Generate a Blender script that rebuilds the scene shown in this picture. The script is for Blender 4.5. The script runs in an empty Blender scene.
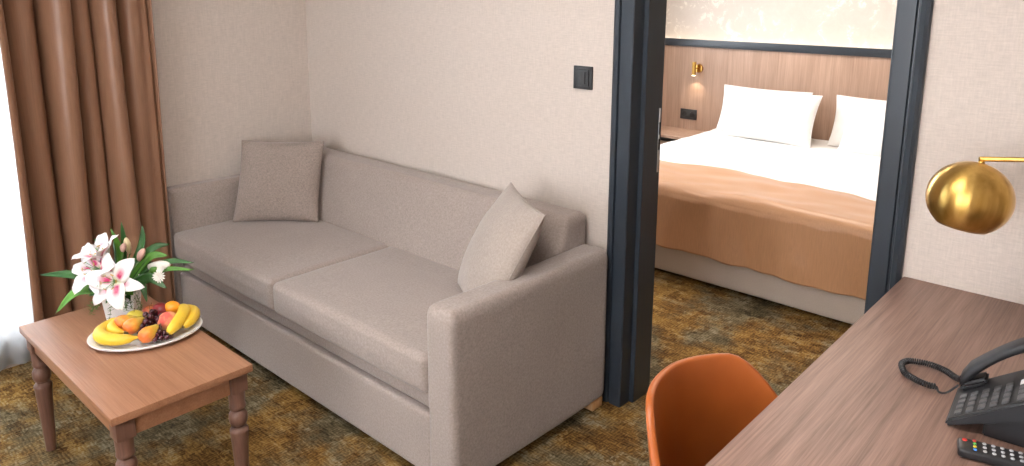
import bpy, bmesh, math, random
from mathutils import Vector, Matrix, noise
random.seed(7)
S = bpy.context.scene
COL = S.collection

# ---------------------------------------------------------------- camera
cam_d = bpy.data.cameras.new('camera'); cam = bpy.data.objects.new('camera', cam_d); COL.objects.link(cam)
cam_d.sensor_width = 36.0
cam_d.lens = 740.07/1024*36.0
cam_d.shift_x = (512-509.8)/1024
cam_d.shift_y = -(233-140.9)/1024
cam_d.clip_start = 0.02
RT = Vector((0.73778526, 0.67502157, 0.00433534))
DN = Vector((0.13658168, -0.14298537, -0.98025539))
FW = Vector((-0.66107364, 0.7238101, -0.19768808))
m = Matrix((RT, -DN, -FW)).transposed().to_4x4()
m.translation = Vector((0, -2.1213, 1.5011))
cam.matrix_world = m
S.camera = cam

# ---------------------------------------------------------------- colour management, world
S.view_settings.view_transform = 'Standard'
S.view_settings.look = 'None'
S.view_settings.gamma = 1.0
S.view_settings.use_curve_mapping = False
S.view_settings.exposure = 0.0
try:
    S.cycles.use_denoising = True
    S.cycles.denoiser = 'OPENIMAGEDENOISE'
    S.cycles.sample_clamp_indirect = 6.0
    S.cycles.max_bounces = 8
    S.cycles.transparent_max_bounces = 12
except Exception:
    pass
w = bpy.data.worlds.new('world'); S.world = w; w.use_nodes = True
bg = w.node_tree.nodes['Background']
bg.inputs[0].default_value = (0.86, 0.93, 1.0, 1); bg.inputs[1].default_value = 0.9

def area(name, loc, target, sx, sy, power, col):
    l = bpy.data.lights.new(name, 'AREA'); l.shape = 'RECTANGLE'; l.size = sx; l.size_y = sy
    l.energy = power; l.color = col
    o = bpy.data.objects.new(name, l); COL.objects.link(o); o.location = loc
    o.rotation_euler = (Vector(target)-Vector(loc)).to_track_quat('-Z', 'Y').to_euler()
    return o
WARM = (1.0, 0.86, 0.72); DAY = (0.90, 0.95, 1.0); NEU = (1.0, 0.94, 0.88)
# daylight through the two left-wall windows, plus an added one behind the camera
area('daylight_living_window', (-3.75, -2.1, 1.35), (-1.5, -2.1, 0.9), 2.2, 2.2, 130, DAY)
area('added_back_window_light', (-0.75, -4.42, 1.45), (-0.85, 0, 1.0), 2.5, 1.7, 105, (0.97, 0.97, 1.0))  # added light from behind the camera, through a window out of view
area('daylight_bedroom_window', (-3.75, 1.75, 1.4), (-1.8, 1.9, 0.5), 1.7, 1.9, 95, DAY)
# overhead fill for the two rooms, from added ceiling lamps out of view
area('ceiling_fill_light', (-1.15, -1.7, 2.50), (-1.15, -1.7, 0), 1.1, 1.1, 36, NEU)
area('ceiling_fill_light', (-1.7, 1.9, 2.50), (-1.7, 1.9, 0), 0.9, 0.9, 36, WARM)

# ---------------------------------------------------------------- node helpers
def nmat(name):
    m_ = bpy.data.materials.new(name); m_.use_nodes = True
    nt = m_.node_tree; b = nt.nodes['Principled BSDF']
    return m_, nt, b
def N(nt, t, **kw):
    n = nt.nodes.new(t)
    for k, v in kw.items():
        if k in n.inputs: n.inputs[k].default_value = v
        else: setattr(n, k, v)
    return n
def L(nt, a, b): nt.links.new(a, b)
def coords(nt, scale=(1, 1, 1), rot=(0, 0, 0), kind='Object'):
    tc = N(nt, 'ShaderNodeTexCoord'); mp = N(nt, 'ShaderNodeMapping')
    mp.inputs['Scale'].default_value = scale; mp.inputs['Rotation'].default_value = rot
    L(nt, tc.outputs[kind], mp.inputs[0]); return mp.outputs[0]
def ramp(nt, fac, stops):
    r = N(nt, 'ShaderNodeValToRGB'); cr = r.color_ramp
    while len(cr.elements) < len(stops): cr.elements.new(0.5)
    for e, (p, c) in zip(cr.elements, stops):
        e.position = p; e.color = (c[0], c[1], c[2], 1)
    L(nt, fac, r.inputs[0]); return r.outputs[0]
def math_(nt, op, a, b=None):
    n = N(nt, 'ShaderNodeMath', operation=op)
    for i, x in enumerate((a, b)):
        if x is None: continue
        if isinstance(x, (int, float)): n.inputs[i].default_value = x
        else: L(nt, x, n.inputs[i])
    return n.outputs[0]
def mixc(nt, fac, a, b, bt='MIX'):
    n = N(nt, 'ShaderNodeMix', data_type='RGBA', blend_type=bt)
    for i, x in ((0, fac), (6, a), (7, b)):
        if isinstance(x, (int, float)): n.inputs[i].default_value = x
        elif isinstance(x, tuple): n.inputs[i].default_value = (x[0], x[1], x[2], 1)
        else: L(nt, x, n.inputs[i])
    return n.outputs[2]
def bump(nt, b, h, strength, dist=0.002):
    n = N(nt, 'ShaderNodeBump'); n.inputs['Strength'].default_value = strength; n.inputs['Distance'].default_value = dist
    L(nt, h, n.inputs['Height']); L(nt, n.outputs[0], b.inputs['Normal'])
def sc(c, k): return tuple(x*k for x in c)

def plain(name, col, rough=0.5, metal=0.0, coat=0.0, spec=0.5, var=0.06):
    m_, nt, b = nmat(name)
    n = N(nt, 'ShaderNodeTexNoise', Scale=14.0, Detail=3.0)
    L(nt, coords(nt), n.inputs['Vector'])
    L(nt, ramp(nt, n.outputs[0], [(0.3, sc(col, 1-var)), (0.7, sc(col, 1+var))]), b.inputs['Base Color'])
    b.inputs['Roughness'].default_value = rough; b.inputs['Metallic'].default_value = metal
    b.inputs['Coat Weight'].default_value = coat; b.inputs['Specular IOR Level'].default_value = spec
    return m_
def fabric(name, col, var=0.12, scale=260.0, bs=0.5, rough=0.95, sheen=0.3, streak=1.0):
    m_, nt, b = nmat(name)
    v = coords(nt, (1, 1, streak))
    n = N(nt, 'ShaderNodeTexNoise', Scale=scale, Detail=3.0, Roughness=0.7); L(nt, v, n.inputs['Vector'])
    n2 = N(nt, 'ShaderNodeTexNoise', Scale=9.0, Detail=2.0); L(nt, v, n2.inputs['Vector'])
    c1 = ramp(nt, n.outputs[0], [(0.25, sc(col, 1-var)), (0.75, sc(col, 1+var))])
    c2 = ramp(nt, n2.outputs[0], [(0.3, (0.95,)*3), (0.7, (1.0,)*3)])
    L(nt, mixc(nt, 1.0, c1, c2, 'MULTIPLY'), b.inputs['Base Color'])
    b.inputs['Roughness'].default_value = rough
    b.inputs['Sheen Weight'].default_value = sheen; b.inputs['Sheen Roughness'].default_value = 0.5
    b.inputs['Specular IOR Level'].default_value = 0.2
    bump(nt, b, n.outputs[0], bs, 0.0015)
    return m_
def wallpaper(name, col, var=0.10):
    m_, nt, b = nmat(name)
    h = N(nt, 'ShaderNodeTexNoise', Scale=1.0, Detail=4.0, Roughness=0.75); L(nt, coords(nt, (26, 26, 240)), h.inputs['Vector'])
    v = N(nt, 'ShaderNodeTexNoise', Scale=1.0, Detail=4.0, Roughness=0.75); L(nt, coords(nt, (210, 210, 22)), v.inputs['Vector'])
    s = math_(nt, 'ADD', math_(nt, 'MULTIPLY', h.outputs[0], 0.55), math_(nt, 'MULTIPLY', v.outputs[0], 0.45))
    L(nt, ramp(nt, s, [(0.35, sc(col, 1-var)), (0.65, sc(col, 1+var))]), b.inputs['Base Color'])
    b.inputs['Roughness'].default_value = 0.85; b.inputs['Specular IOR Level'].default_value = 0.25
    bump(nt, b, s, 0.35, 0.0015)
    return m_
def wood(name, c_dark, c_light, grain_axis=0, rough=0.45, scale=1.0, spec=0.4, bs=0.12):
    m_, nt, b = nmat(name)
    sx = [55*scale]*3; sx[grain_axis] = 2.4*scale
    fx = [300*scale]*3; fx[grain_axis] = 6*scale
    n = N(nt, 'ShaderNodeTexNoise', Scale=1.0, Detail=5.0, Roughness=0.6, Distortion=0.6); L(nt, coords(nt, tuple(sx)), n.inputs['Vector'])
    f = N(nt, 'ShaderNodeTexNoise', Scale=1.0, Detail=3.0, Roughness=0.7); L(nt, coords(nt, tuple(fx)), f.inputs['Vector'])
    bx = [5*scale]*3; bx[grain_axis] = 0.8*scale
    g = N(nt, 'ShaderNodeTexNoise', Scale=1.0, Detail=2.0, Distortion=1.2); L(nt, coords(nt, tuple(bx)), g.inputs['Vector'])
    s = math_(nt, 'ADD', math_(nt, 'MULTIPLY', n.outputs[0], 0.36), math_(nt, 'ADD', math_(nt, 'MULTIPLY', f.outputs[0], 0.42), math_(nt, 'MULTIPLY', g.outputs[0], 0.22)))
    L(nt, ramp(nt, s, [(0.36, c_dark), (0.5, tuple((a+c)/2 for a, c in zip(c_dark, c_light))), (0.64, c_light)]), b.inputs['Base Color'])
    b.inputs['Roughness'].default_value = rough; b.inputs['Specular IOR Level'].default_value = spec
    bump(nt, b, f.outputs[0], bs, 0.001)
    return m_

# ---------------------------------------------------------------- materials
M = {}
M['wall'] = wallpaper('woven_wallpaper', (0.585, 0.51, 0.455), 0.13)
M['ceiling'] = plain('ceiling_paint', (0.85, 0.83, 0.80), 0.9)
M['frame'] = plain('dark_blue_grey_lacquer', (0.024, 0.032, 0.043), 0.36, spec=0.5)
M['sofa'] = fabric('taupe_upholstery', (0.345, 0.285, 0.255), 0.24, 150)
M['pillow'] = fabric('taupe_cushion_cloth', (0.31, 0.25, 0.22), 0.28, 150)
M['pillow_l'] = fabric('beige_cushion_cloth', (0.37, 0.31, 0.27), 0.2, 150)
M['tablewood'] = wood('table_wood', (0.26, 0.115, 0.058), (0.42, 0.21, 0.118), 0, 0.36)
M['tablewood_v'] = wood('table_leg_wood', (0.12, 0.058, 0.040), (0.19, 0.098, 0.068), 2, 0.42)
M['deskwood'] = wood('desk_wood', (0.12, 0.064, 0.046), (0.33, 0.20, 0.155), 1, 0.45, scale=0.8, bs=0.25)
M['panelwood'] = wood('panel_wood', (0.30, 0.185, 0.13), (0.50, 0.335, 0.245), 2, 0.5, scale=0.6)
M['lightwood'] = wood('sofa_foot_wood', (0.45, 0.24, 0.10), (0.6, 0.36, 0.17), 2)
M['gold'] = None
M['white_linen'] = fabric('white_linen', (0.86, 0.85, 0.84), 0.02, 200, 0.15)
M['bedbase'] = fabric('beige_bed_upholstery', (0.47, 0.40, 0.34), 0.08, 200)
M['ceramic'] = plain('white_ceramic', (0.90, 0.89, 0.88), 0.15, var=0.01)
M['black'] = plain('black_plastic', (0.018, 0.018, 0.020), 0.38)
M['black_soft'] = plain('black_matte_plastic', (0.014, 0.0145, 0.017), 0.50)
M['grey_key'] = plain('grey_key_plastic', (0.085, 0.085, 0.09), 0.45)
M['dark_metal'] = plain('black_metal', (0.02, 0.02, 0.02), 0.35, 0.8)
M['steel'] = plain('brushed_steel', (0.62, 0.62, 0.62), 0.35, 1.0)
M['void'] = plain('dark_hole', (0.006, 0.006, 0.006), 0.9)
M['plasterw'] = plain('white_plastic', (0.8, 0.8, 0.8), 0.4)
M['switch'] = plain('charcoal_switch_plastic', (0.035, 0.036, 0.038), 0.35)
M['leaf'] = plain('dark_green_leaf', (0.025, 0.10, 0.016), 0.4, var=0.3)
M['leaf2'] = plain('bright_green_leaf', (0.09, 0.26, 0.025), 0.4, var=0.3)
M['stem'] = plain('green_stem', (0.10, 0.20, 0.04), 0.5)

def gold():
    m_, nt, b = nmat('brushed_brass')
    n = N(nt, 'ShaderNodeTexNoise', Scale=1.0, Detail=3.0); L(nt, coords(nt, (60, 60, 5)), n.inputs['Vector'])
    L(nt, ramp(nt, n.outputs[0], [(0.3, (0.52, 0.31, 0.075)), (0.7, (0.68, 0.43, 0.13))]), b.inputs['Base Color'])
    b.inputs['Metallic'].default_value = 1.0; b.inputs['Roughness'].default_value = 0.30
    b.inputs['Anisotropic'].default_value = 0.85; b.inputs['Anisotropic Rotation'].default_value = 0.25
    tg = N(nt, 'ShaderNodeTangent', direction_type='RADIAL', axis='Z'); L(nt, tg.outputs[0], b.inputs['Tangent'])
    return m_
M['gold'] = gold()
def satin(name, col, rough=0.42, sheen=0.2, var=0.08, aniso=0.4):
    m_, nt, b = nmat(name)
    n = N(nt, 'ShaderNodeTexNoise', Scale=1.0, Detail=3.0); L(nt, coords(nt, (300, 300, 12)), n.inputs['Vector'])
    L(nt, ramp(nt, n.outputs[0], [(0.3, sc(col, 1-var)), (0.7, sc(col, 1+var))]), b.inputs['Base Color'])
    b.inputs['Roughness'].default_value = rough; b.inputs['Sheen Weight'].default_value = sheen
    b.inputs['Specular IOR Level'].default_value = 0.45
    b.inputs['Anisotropic'].default_value = aniso
    bump(nt, b, n.outputs[0], 0.1, 0.001)
    return m_
M['curtain'] = satin('copper_brown_satin', (0.265, 0.137, 0.080), 0.36, sheen=0.0)
M['throw'] = satin('copper_throw_satin', (0.46, 0.245, 0.125), 0.40)
def leather():
    m_, nt, b = nmat('cognac_leather')
    n = N(nt, 'ShaderNodeTexVoronoi', Scale=420.0); L(nt, coords(nt), n.inputs['Vector'])
    n2 = N(nt, 'ShaderNodeTexNoise', Scale=7.0, Detail=3.0); L(nt, coords(nt), n2.inputs['Vector'])
    L(nt, ramp(nt, n2.outputs[0], [(0.3, (0.34, 0.080, 0.014)), (0.7, (0.43, 0.112, 0.021))]), b.inputs['Base Color'])
    b.inputs['Roughness'].default_value = 0.36
    bump(nt, b, n.outputs[0], 0.08, 0.0008)
    return m_
M['leather'] = leather()
def sheer():
    m_, nt, b = nmat('white_sheer_voile')
    for n in list(nt.nodes):
        if n.type == 'BSDF_PRINCIPLED': nt.nodes.remove(n)
    out = [n for n in nt.nodes if n.type == 'OUTPUT_MATERIAL'][0]
    nz = N(nt, 'ShaderNodeTexNoise', Scale=1.0, Detail=2.0); L(nt, coords(nt, (400, 400, 400)), nz.inputs['Vector'])
    cl = ramp(nt, nz.outputs[0], [(0.3, (0.80, 0.82, 0.84)), (0.7, (0.88, 0.90, 0.92))])
    t = N(nt, 'ShaderNodeBsdfTranslucent'); d = N(nt, 'ShaderNodeBsdfDiffuse'); tr = N(nt, 'ShaderNodeBsdfTransparent')
    L(nt, cl, t.inputs[0]); L(nt, cl, d.inputs[0])
    a = N(nt, 'ShaderNodeMixShader'); a.inputs[0].default_value = 0.45; L(nt, t.outputs[0], a.inputs[1]); L(nt, d.outputs[0], a.inputs[2])
    c = N(nt, 'ShaderNodeMixShader'); c.inputs[0].default_value = 0.25; L(nt, a.outputs[0], c.inputs[1]); L(nt, tr.outputs[0], c.inputs[2])
    L(nt, c.outputs[0], out.inputs[0])
    return m_
M['sheer'] = sheer()
def glass():
    m_, nt, b = nmat('window_glass')
    b.inputs['Base Color'].default_value = (1, 1, 1, 1); b.inputs['Roughness'].default_value = 0.0
    b.inputs['Transmission Weight'].default_value = 1.0; b.inputs['IOR'].default_value = 1.02
    return m_
M['glass'] = glass()
def emis(name, col, k):
    m_, nt, b = nmat(name)
    b.inputs['Base Color'].default_value = (0.8, 0.8, 0.8, 1)
    b.inputs['Emission Color'].default_value = (*col, 1); b.inputs['Emission Strength'].default_value = k
    return m_
M['led'] = emis('warm_led', (1.0, 0.82, 0.62), 20.0)
M['bulb'] = emis('added_lamp_diffuser', (1.0, 0.9, 0.78), 3.0)  # glow of the ceiling lamps added out of view
M['sconce_bulb'] = emis('sconce_lens', (1.0, 0.86, 0.6), 6.0)

def carpet():
    m_, nt, b = nmat('patterned_carpet')
    co = coords(nt)
    # wobble the coordinates so that the woven blocks have soft edges
    wob = N(nt, 'ShaderNodeTexNoise', Scale=38.0, Detail=2.0); L(nt, co, wob.inputs['Vector'])
    sub = N(nt, 'ShaderNodeVectorMath', operation='SUBTRACT'); L(nt, wob.outputs['Color'], sub.inputs[0]); sub.inputs[1].default_value = (0.5, 0.5, 0.5)
    scl = N(nt, 'ShaderNodeVectorMath', operation='SCALE'); L(nt, sub.outputs[0], scl.inputs[0]); scl.inputs['Scale'].default_value = 0.012
    add = N(nt, 'ShaderNodeVectorMath', operation='ADD'); L(nt, co, add.inputs[0]); L(nt, scl.outputs[0], add.inputs[1])
    v = add.outputs[0]
    def brick(rot, off):
        mp = N(nt, 'ShaderNodeMapping'); mp.inputs['Rotation'].default_value = (0, 0, rot); mp.inputs['Location'].default_value = off
        L(nt, v, mp.inputs[0])
        br = N(nt, 'ShaderNodeTexBrick'); L(nt, mp.outputs[0], br.inputs['Vector'])
        br.inputs['Scale'].default_value = 1.0
        br.inputs['Brick Width'].default_value = 0.115; br.inputs['Row Height'].default_value = 0.042
        br.inputs['Mortar Size'].default_value = 0.0018; br.inputs['Mortar Smooth'].default_value = 0.6
        br.inputs['Color1'].default_value = (0, 0, 0, 1); br.inputs['Color2'].default_value = (1, 1, 1, 1); br.inputs['Mortar'].default_value = (0.25, 0.25, 0.25, 1)
        sp = N(nt, 'ShaderNodeSeparateXYZ'); L(nt, mp.outputs[0], sp.inputs[0])
        ln = math_(nt, 'SINE', math_(nt, 'MULTIPLY', sp.outputs[0], 2*math.pi/0.012))
        return br.outputs['Color'], ln
    b1, l1 = brick(0.0, (0.01, 0.02, 0)); b2, l2 = brick(math.pi/2, (0.03, 0.01, 0))
    ch = N(nt, 'ShaderNodeTexChecker', Scale=1/0.23); L(nt, v, ch.inputs['Vector'])
    ch.inputs['Color1'].default_value = (0, 0, 0, 1); ch.inputs['Color2'].default_value = (1, 1, 1, 1)
    blocks = mixc(nt, ch.outputs[1], b1, b2)
    lines = N(nt, 'ShaderNodeMix', data_type='FLOAT'); L(nt, ch.outputs[1], lines.inputs[0]); L(nt, l1, lines.inputs[2]); L(nt, l2, lines.inputs[3])
    n1 = N(nt, 'ShaderNodeTexNoise', Scale=1.0, Detail=4.0, Roughness=0.65); L(nt, coords(nt, (7, 17, 10)), n1.inputs['Vector'])
    n2 = N(nt, 'ShaderNodeTexNoise', Scale=1.0, Detail=3.0, Roughness=0.75); L(nt, coords(nt, (45, 110, 60)), n2.inputs['Vector'])
    n3 = N(nt, 'ShaderNodeTexNoise', Scale=1.0, Detail=3.0, Roughness=0.75); L(nt, coords(nt, (120, 40, 60)), n3.inputs['Vector'])
    nb = N(nt, 'ShaderNodeTexNoise', Scale=3.0, Detail=4.0, Roughness=0.6); L(nt, co, nb.inputs['Vector'])
    s = math_(nt, 'ADD', math_(nt, 'MULTIPLY', blocks, 0.17), math_(nt, 'ADD', math_(nt, 'MULTIPLY', n1.outputs[0], 0.50), math_(nt, 'ADD', math_(nt, 'MULTIPLY', n2.outputs[0], 0.42), math_(nt, 'MULTIPLY', n3.outputs[0], 0.30))))
    s = math_(nt, 'ADD', s, math_(nt, 'SUBTRACT', math_(nt, 'MULTIPLY', lines.outputs[0], 0.05), 0.09))
    warm = ramp(nt, s, [(0.40, (0.040, 0.018, 0.006)), (0.52, (0.115, 0.057, 0.018)), (0.62, (0.20, 0.110, 0.030)), (0.71, (0.30, 0.175, 0.045)), (0.82, (0.36, 0.27, 0.14))])
    cool = ramp(nt, s, [(0.40, (0.030, 0.024, 0.016)), (0.54, (0.085, 0.066, 0.034)), (0.66, (0.16, 0.125, 0.070)), (0.80, (0.28, 0.235, 0.16))])
    fac = ramp(nt, math_(nt, 'ADD', nb.outputs[0], math_(nt, 'MULTIPLY', blocks, 0.05)), [(0.48, (0, 0, 0)), (0.60, (1, 1, 1))])
    L(nt, mixc(nt, fac, warm, cool), b.inputs['Base Color'])
    b.inputs['Roughness'].default_value = 1.0; b.inputs['Specular IOR Level'].default_value = 0.1
    b.inputs['Sheen Weight'].default_value = 0.0
    fn = N(nt, 'ShaderNodeTexNoise', Scale=420.0, Detail=2.0); L(nt, co, fn.inputs['Vector'])
    bump(nt, b, fn.outputs[0], 0.6, 0.003)
    return m_
M['carpet'] = carpet()
def floral():
    m_, nt, b = nmat('cream_floral_wallpaper')
    n = N(nt, 'ShaderNodeTexNoise', Scale=11.0, Detail=7.0, Roughness=0.78, Distortion=0.6); L(nt, coords(nt, (1, 1, 1)), n.inputs['Vector'])
    n2 = N(nt, 'ShaderNodeTexNoise', Scale=2.6, Detail=1.0); L(nt, coords(nt), n2.inputs['Vector'])
    f = math_(nt, 'ADD', math_(nt, 'MULTIPLY', n.outputs[0], 0.8), math_(nt, 'MULTIPLY', n2.outputs[0], 0.3))
    fac = ramp(nt, f, [(0.60, (0, 0, 0)), (0.63, (1, 1, 1))])
    base = ramp(nt, n.outputs[0], [(0.3, (0.56, 0.50, 0.45)), (0.6, (0.61, 0.555, 0.505))])
    L(nt, mixc(nt, fac, base, (0.76, 0.71, 0.64)), b.inputs['Base Color'])
    b.inputs['Roughness'].default_value = 0.7
    return m_
M['floral'] = floral()

# ---------------------------------------------------------------- mesh helpers
def link(name, bm, mat, parent=None, smooth=True, autos=None):
    me = bpy.data.meshes.new(name)
    bmesh.ops.recalc_face_normals(bm, faces=bm.faces[:])
    bm.to_mesh(me); bm.free()
    o = bpy.data.objects.new(name, me); COL.objects.link(o)
    for mm in (mat if isinstance(mat, (list, tuple)) else [mat]): me.materials.append(mm)
    if smooth: me.shade_smooth() if hasattr(me, 'shade_smooth') else None
    if autos is not None:
        me.set_sharp_from_angle(angle=math.radians(autos))
    if parent: o.parent = parent
    return o
def tag(o, label, cat, group=None, kind=None):
    o['label'] = label; o['category'] = cat
    if group: o['group'] = group
    if kind: o['kind'] = kind
    return o
def empty(name, loc, label, cat, rotz=0, group=None):
    o = bpy.data.objects.new(name, None); COL.objects.link(o); o.location = loc; o.rotation_euler = (0, 0, rotz)
    o.empty_display_size = 0.05
    return tag(o, label, cat, group)
def struct(o): o['kind'] = 'structure'; return o
def box(bm, x0, x1, y0, y1, z0, z1, bev=0.0, seg=2):
    r = bmesh.ops.create_cube(bm, size=1.0)
    vs = r['verts']
    for v in vs:
        v.co = Vector((x0+(v.co.x+.5)*(x1-x0), y0+(v.co.y+.5)*(y1-y0), z0+(v.co.z+.5)*(z1-z0)))
    if bev > 0:
        es = list({e for v in vs for e in v.link_edges})
        bmesh.ops.bevel(bm, geom=es, offset=bev, segments=seg, profile=0.6, affect='EDGES')
    return bm
def obox(name, x0, x1, y0, y1, z0, z1, mat, parent=None, bev=0.0, seg=2):
    bm = bmesh.new(); box(bm, x0, x1, y0, y1, z0, z1, bev, seg)
    return link(name, bm, mat, parent, autos=35)
def soft(name, x0, x1, y0, y1, z0, z1, r, mat, parent=None, n=22, disp=None):
    """rounded box with a dense skin; disp(t, p) moves a point, t in -1..1 per axis"""
    bm = bmesh.new()
    bmesh.ops.create_cube(bm, size=1.0)
    bmesh.ops.subdivide_edges(bm, edges=bm.edges[:], cuts=n, use_grid_fill=True)
    c = Vector(((x0+x1)/2, (y0+y1)/2, (z0+z1)/2)); h = Vector(((x1-x0)/2, (y1-y0)/2, (z1-z0)/2))
    rr = (r, r, r) if isinstance(r, (int, float)) else r
    for v in bm.verts:
        t = Vector([math.sin(math.pi*q) if abs(q) < .4999 else (1 if q > 0 else -1) for q in v.co])
        p = Vector([t[i]*h[i] for i in range(3)])
        q = Vector([max(-(h[i]-rr[i]), min(h[i]-rr[i], p[i])) for i in range(3)])
        d = Vector([(p[i]-q[i])/rr[i] for i in range(3)])
        if d.length > 1e-9:
            dn = d.normalized(); p = Vector([q[i]+dn[i]*rr[i] for i in range(3)])
        p = p + c
        if disp: p = Vector(disp(t, p))
        v.co = p
    return link(name, bm, mat, parent)
def tube(bm, pts, r, n=10, closed=False):
    pts = [Vector(p) for p in pts]; rings = []
    rs = r if isinstance(r, (list, tuple)) else [r]*len(pts)
    up = None
    for i, p in enumerate(pts):
        if closed: t = (pts[(i+1) % len(pts)]-pts[i-1])
        else: t = pts[min(i+1, len(pts)-1)]-pts[max(i-1, 0)]
        t = t.normalized() if t.length > 1e-9 else Vector((0, 0, 1))
        if up is None: up = t.orthogonal().normalized()
        up = (up-t*up.dot(t)); up = up.normalized() if up.length > 1e-6 else t.orthogonal().normalized()
        s = t.cross(up)
        rings.append([bm.verts.new(p+(up*math.cos(2*math.pi*k/n)+s*math.sin(2*math.pi*k/n))*rs[i]) for k in range(n)])
    m_ = len(rings)
    for i in range(m_ if closed else m_-1):
        a, b = rings[i], rings[(i+1) % m_]
        for k in range(n): bm.faces.new((a[k], a[(k+1) % n], b[(k+1) % n], b[k]))
    if not closed:
        bm.faces.new(rings[0][::-1]); bm.faces.new(rings[-1])
    return bm
def lathe(bm, prof, n=32, origin=(0, 0, 0), cap=True):
    o = Vector(origin); rings = []
    for r, z in prof:
        if r < 1e-6: rings.append([bm.verts.new(o+Vector((0, 0, z)))])
        else: rings.append([bm.verts.new(o+Vector((r*math.cos(2*math.pi*k/n), r*math.sin(2*math.pi*k/n), z))) for k in range(n)])
    for a, b in zip(rings, rings[1:]):
        for k in range(n):
            k2 = (k+1) % n
            if len(a) == 1 and len(b) == 1: continue
            if len(a) == 1: bm.faces.new((a[0], b[k2], b[k]))
            elif len(b) == 1: bm.faces.new((a[k], a[k2], b[0]))
            else: bm.faces.new((a[k], a[k2], b[k2], b[k]))
    if cap:
        if len(rings[0]) > 1: bm.faces.new(rings[0][::-1])
        if len(rings[-1]) > 1: bm.faces.new(rings[-1])
    return bm
def catmull(pts, sub=8):
    P = [Vector(p) for p in pts]; P = [2*P[0]-P[1]]+P+[2*P[-1]-P[-2]]; out = []
    for i in range(1, len(P)-2):
        for k in range(sub):
            t = k/sub
            out.append(0.5*((2*P[i])+(P[i+1]-P[i-1])*t+(2*P[i-1]-5*P[i]+4*P[i+1]-P[i+2])*t*t+(3*P[i]-P[i-1]-3*P[i+1]+P[i+2])*t**3))
    out.append(P[-2]); return out
def smooth01(x): x = max(0.0, min(1.0, x)); return x*x*(3-2*x)
def sheetsolid(o, th):
    md = o.modifiers.new('thickness', 'SOLIDIFY'); md.thickness = th; md.offset = 0
    return o

# ================================================================= THE ROOM
LW, RW, BW, FWY = -3.35, 1.10, 3.24, -4.2      # left wall, right wall, bedroom end wall, wall behind
WT = 0.155                                     # thickness of the partition with the door
CH = 2.6
JL, JR, JT = -1.370, -0.573, 2.08              # door opening
struct(obox('floor', LW-0.4, RW+0.1, FWY-0.1, BW+0.1, -0.06, 0.0, M['carpet']))
struct(obox('ceiling', LW-0.1, RW+0.1, FWY-0.1, BW+0.1, CH, CH+0.08, M['ceiling']))
bm = bmesh.new()
box(bm, LW, JL-0.02, 0.0, WT, 0, CH); box(bm, JR+0.02, RW, 0.0, WT, 0, CH); box(bm, JL-0.02, JR+0.02, 0.0, WT, JT+0.02, CH)
struct(link('wall_partition', bm, M['wall'], smooth=False))
def left_wall(name, spans, mat):
    bm = bmesh.new()
    for (y0, y1, z0, z1) in spans: box(bm, LW-0.22, LW, y0, y1, z0, z1)
    return struct(link(name, bm, mat, smooth=False))
WIN = [(-3.2, -0.98, 0.12, 2.35), (0.95, 2.55, 0.75, 2.35)]
left_wall('wall_left', [(-0.98, 0.95, 0, CH), (FWY, -3.2, 0, CH), (-3.2, -0.98, 0, 0.12), (-3.2, -0.98, 2.35, CH),
                        (2.55, BW, 0, CH), (0.95, 2.55, 0, 0.75), (0.95, 2.55, 2.35, CH)], M['wall'])
struct(obox('wall_right', RW, RW+0.1, FWY, BW, 0, CH, M['wall']))
bm = bmesh.new(); WX0, WX1, WZ0, WZ1 = -2.05, 0.55, 0.55, 2.35
box(bm, LW-0.1, WX0, FWY-0.15, FWY, 0, CH); box(bm, WX1, RW+0.1, FWY-0.15, FWY, 0, CH)
box(bm, WX0, WX1, FWY-0.15, FWY, 0, WZ0); box(bm, WX0, WX1, FWY-0.15, FWY, WZ1, CH)
struct(link('wall_behind', bm, M['wall'], smooth=False))
bm = bmesh.new(); t = 0.06; y0, y1 = FWY-0.12, FWY-0.05; xm = (WX0+WX1)/2
box(bm, WX0, WX0+t, y0, y1, WZ0, WZ1, .004); box(bm, WX1-t, WX1, y0, y1, WZ0, WZ1, .004); box(bm, xm-t/2, xm+t/2, y0, y1, WZ0+t, WZ1-t, .004)
box(bm, WX0+t, WX1-t, y0, y1, WZ0, WZ0+t, .004); box(bm, WX0+t, WX1-t, y0, y1, WZ1-t, WZ1, .004)
wf3 = struct(link('window_3', bm, M['plasterw'], autos=35))  # unseen window, added to let daylight in from behind the camera
bm = bmesh.new(); box(bm, WX0+t, xm-t/2, FWY-.09, FWY-.084, WZ0+t, WZ1-t); box(bm, xm+t/2, WX1-t, FWY-.09, FWY-.084, WZ0+t, WZ1-t)
link('window_pane', bm, M['glass'], wf3, smooth=False)
struct(obox('wall_bedroom_end', LW-0.1, RW+0.1, BW, BW+0.1, 0, CH, M['floral']))
for i, (y0, y1, z0, z1) in enumerate(WIN):
    bm = bmesh.new(); x0, x1, t = LW-0.16, LW-0.09, 0.06
    box(bm, x0, x1, y0, y0+t, z0, z1, .004); box(bm, x0, x1, y1-t, y1, z0, z1, .004)
    box(bm, x0, x1, y0+t, y1-t, z0, z0+t, .004); box(bm, x0, x1, y0+t, y1-t, z1-t, z1, .004)
    ym = (y0+y1)/2; box(bm, x0, x1, ym-t/2, ym+t/2, z0+t, z1-t, .004)
    wf = struct(link('window_%d' % (i+1), bm, M['plasterw'], autos=35))
    bm = bmesh.new(); box(bm, LW-0.130, LW-0.124, y0+t, ym-t/2, z0+t, z1-t); box(bm, LW-0.130, LW-0.124, ym+t/2, y1-t, z0+t, z1-t)
    link('window_pane', bm, M['glass'], wf, smooth=False)

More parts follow.
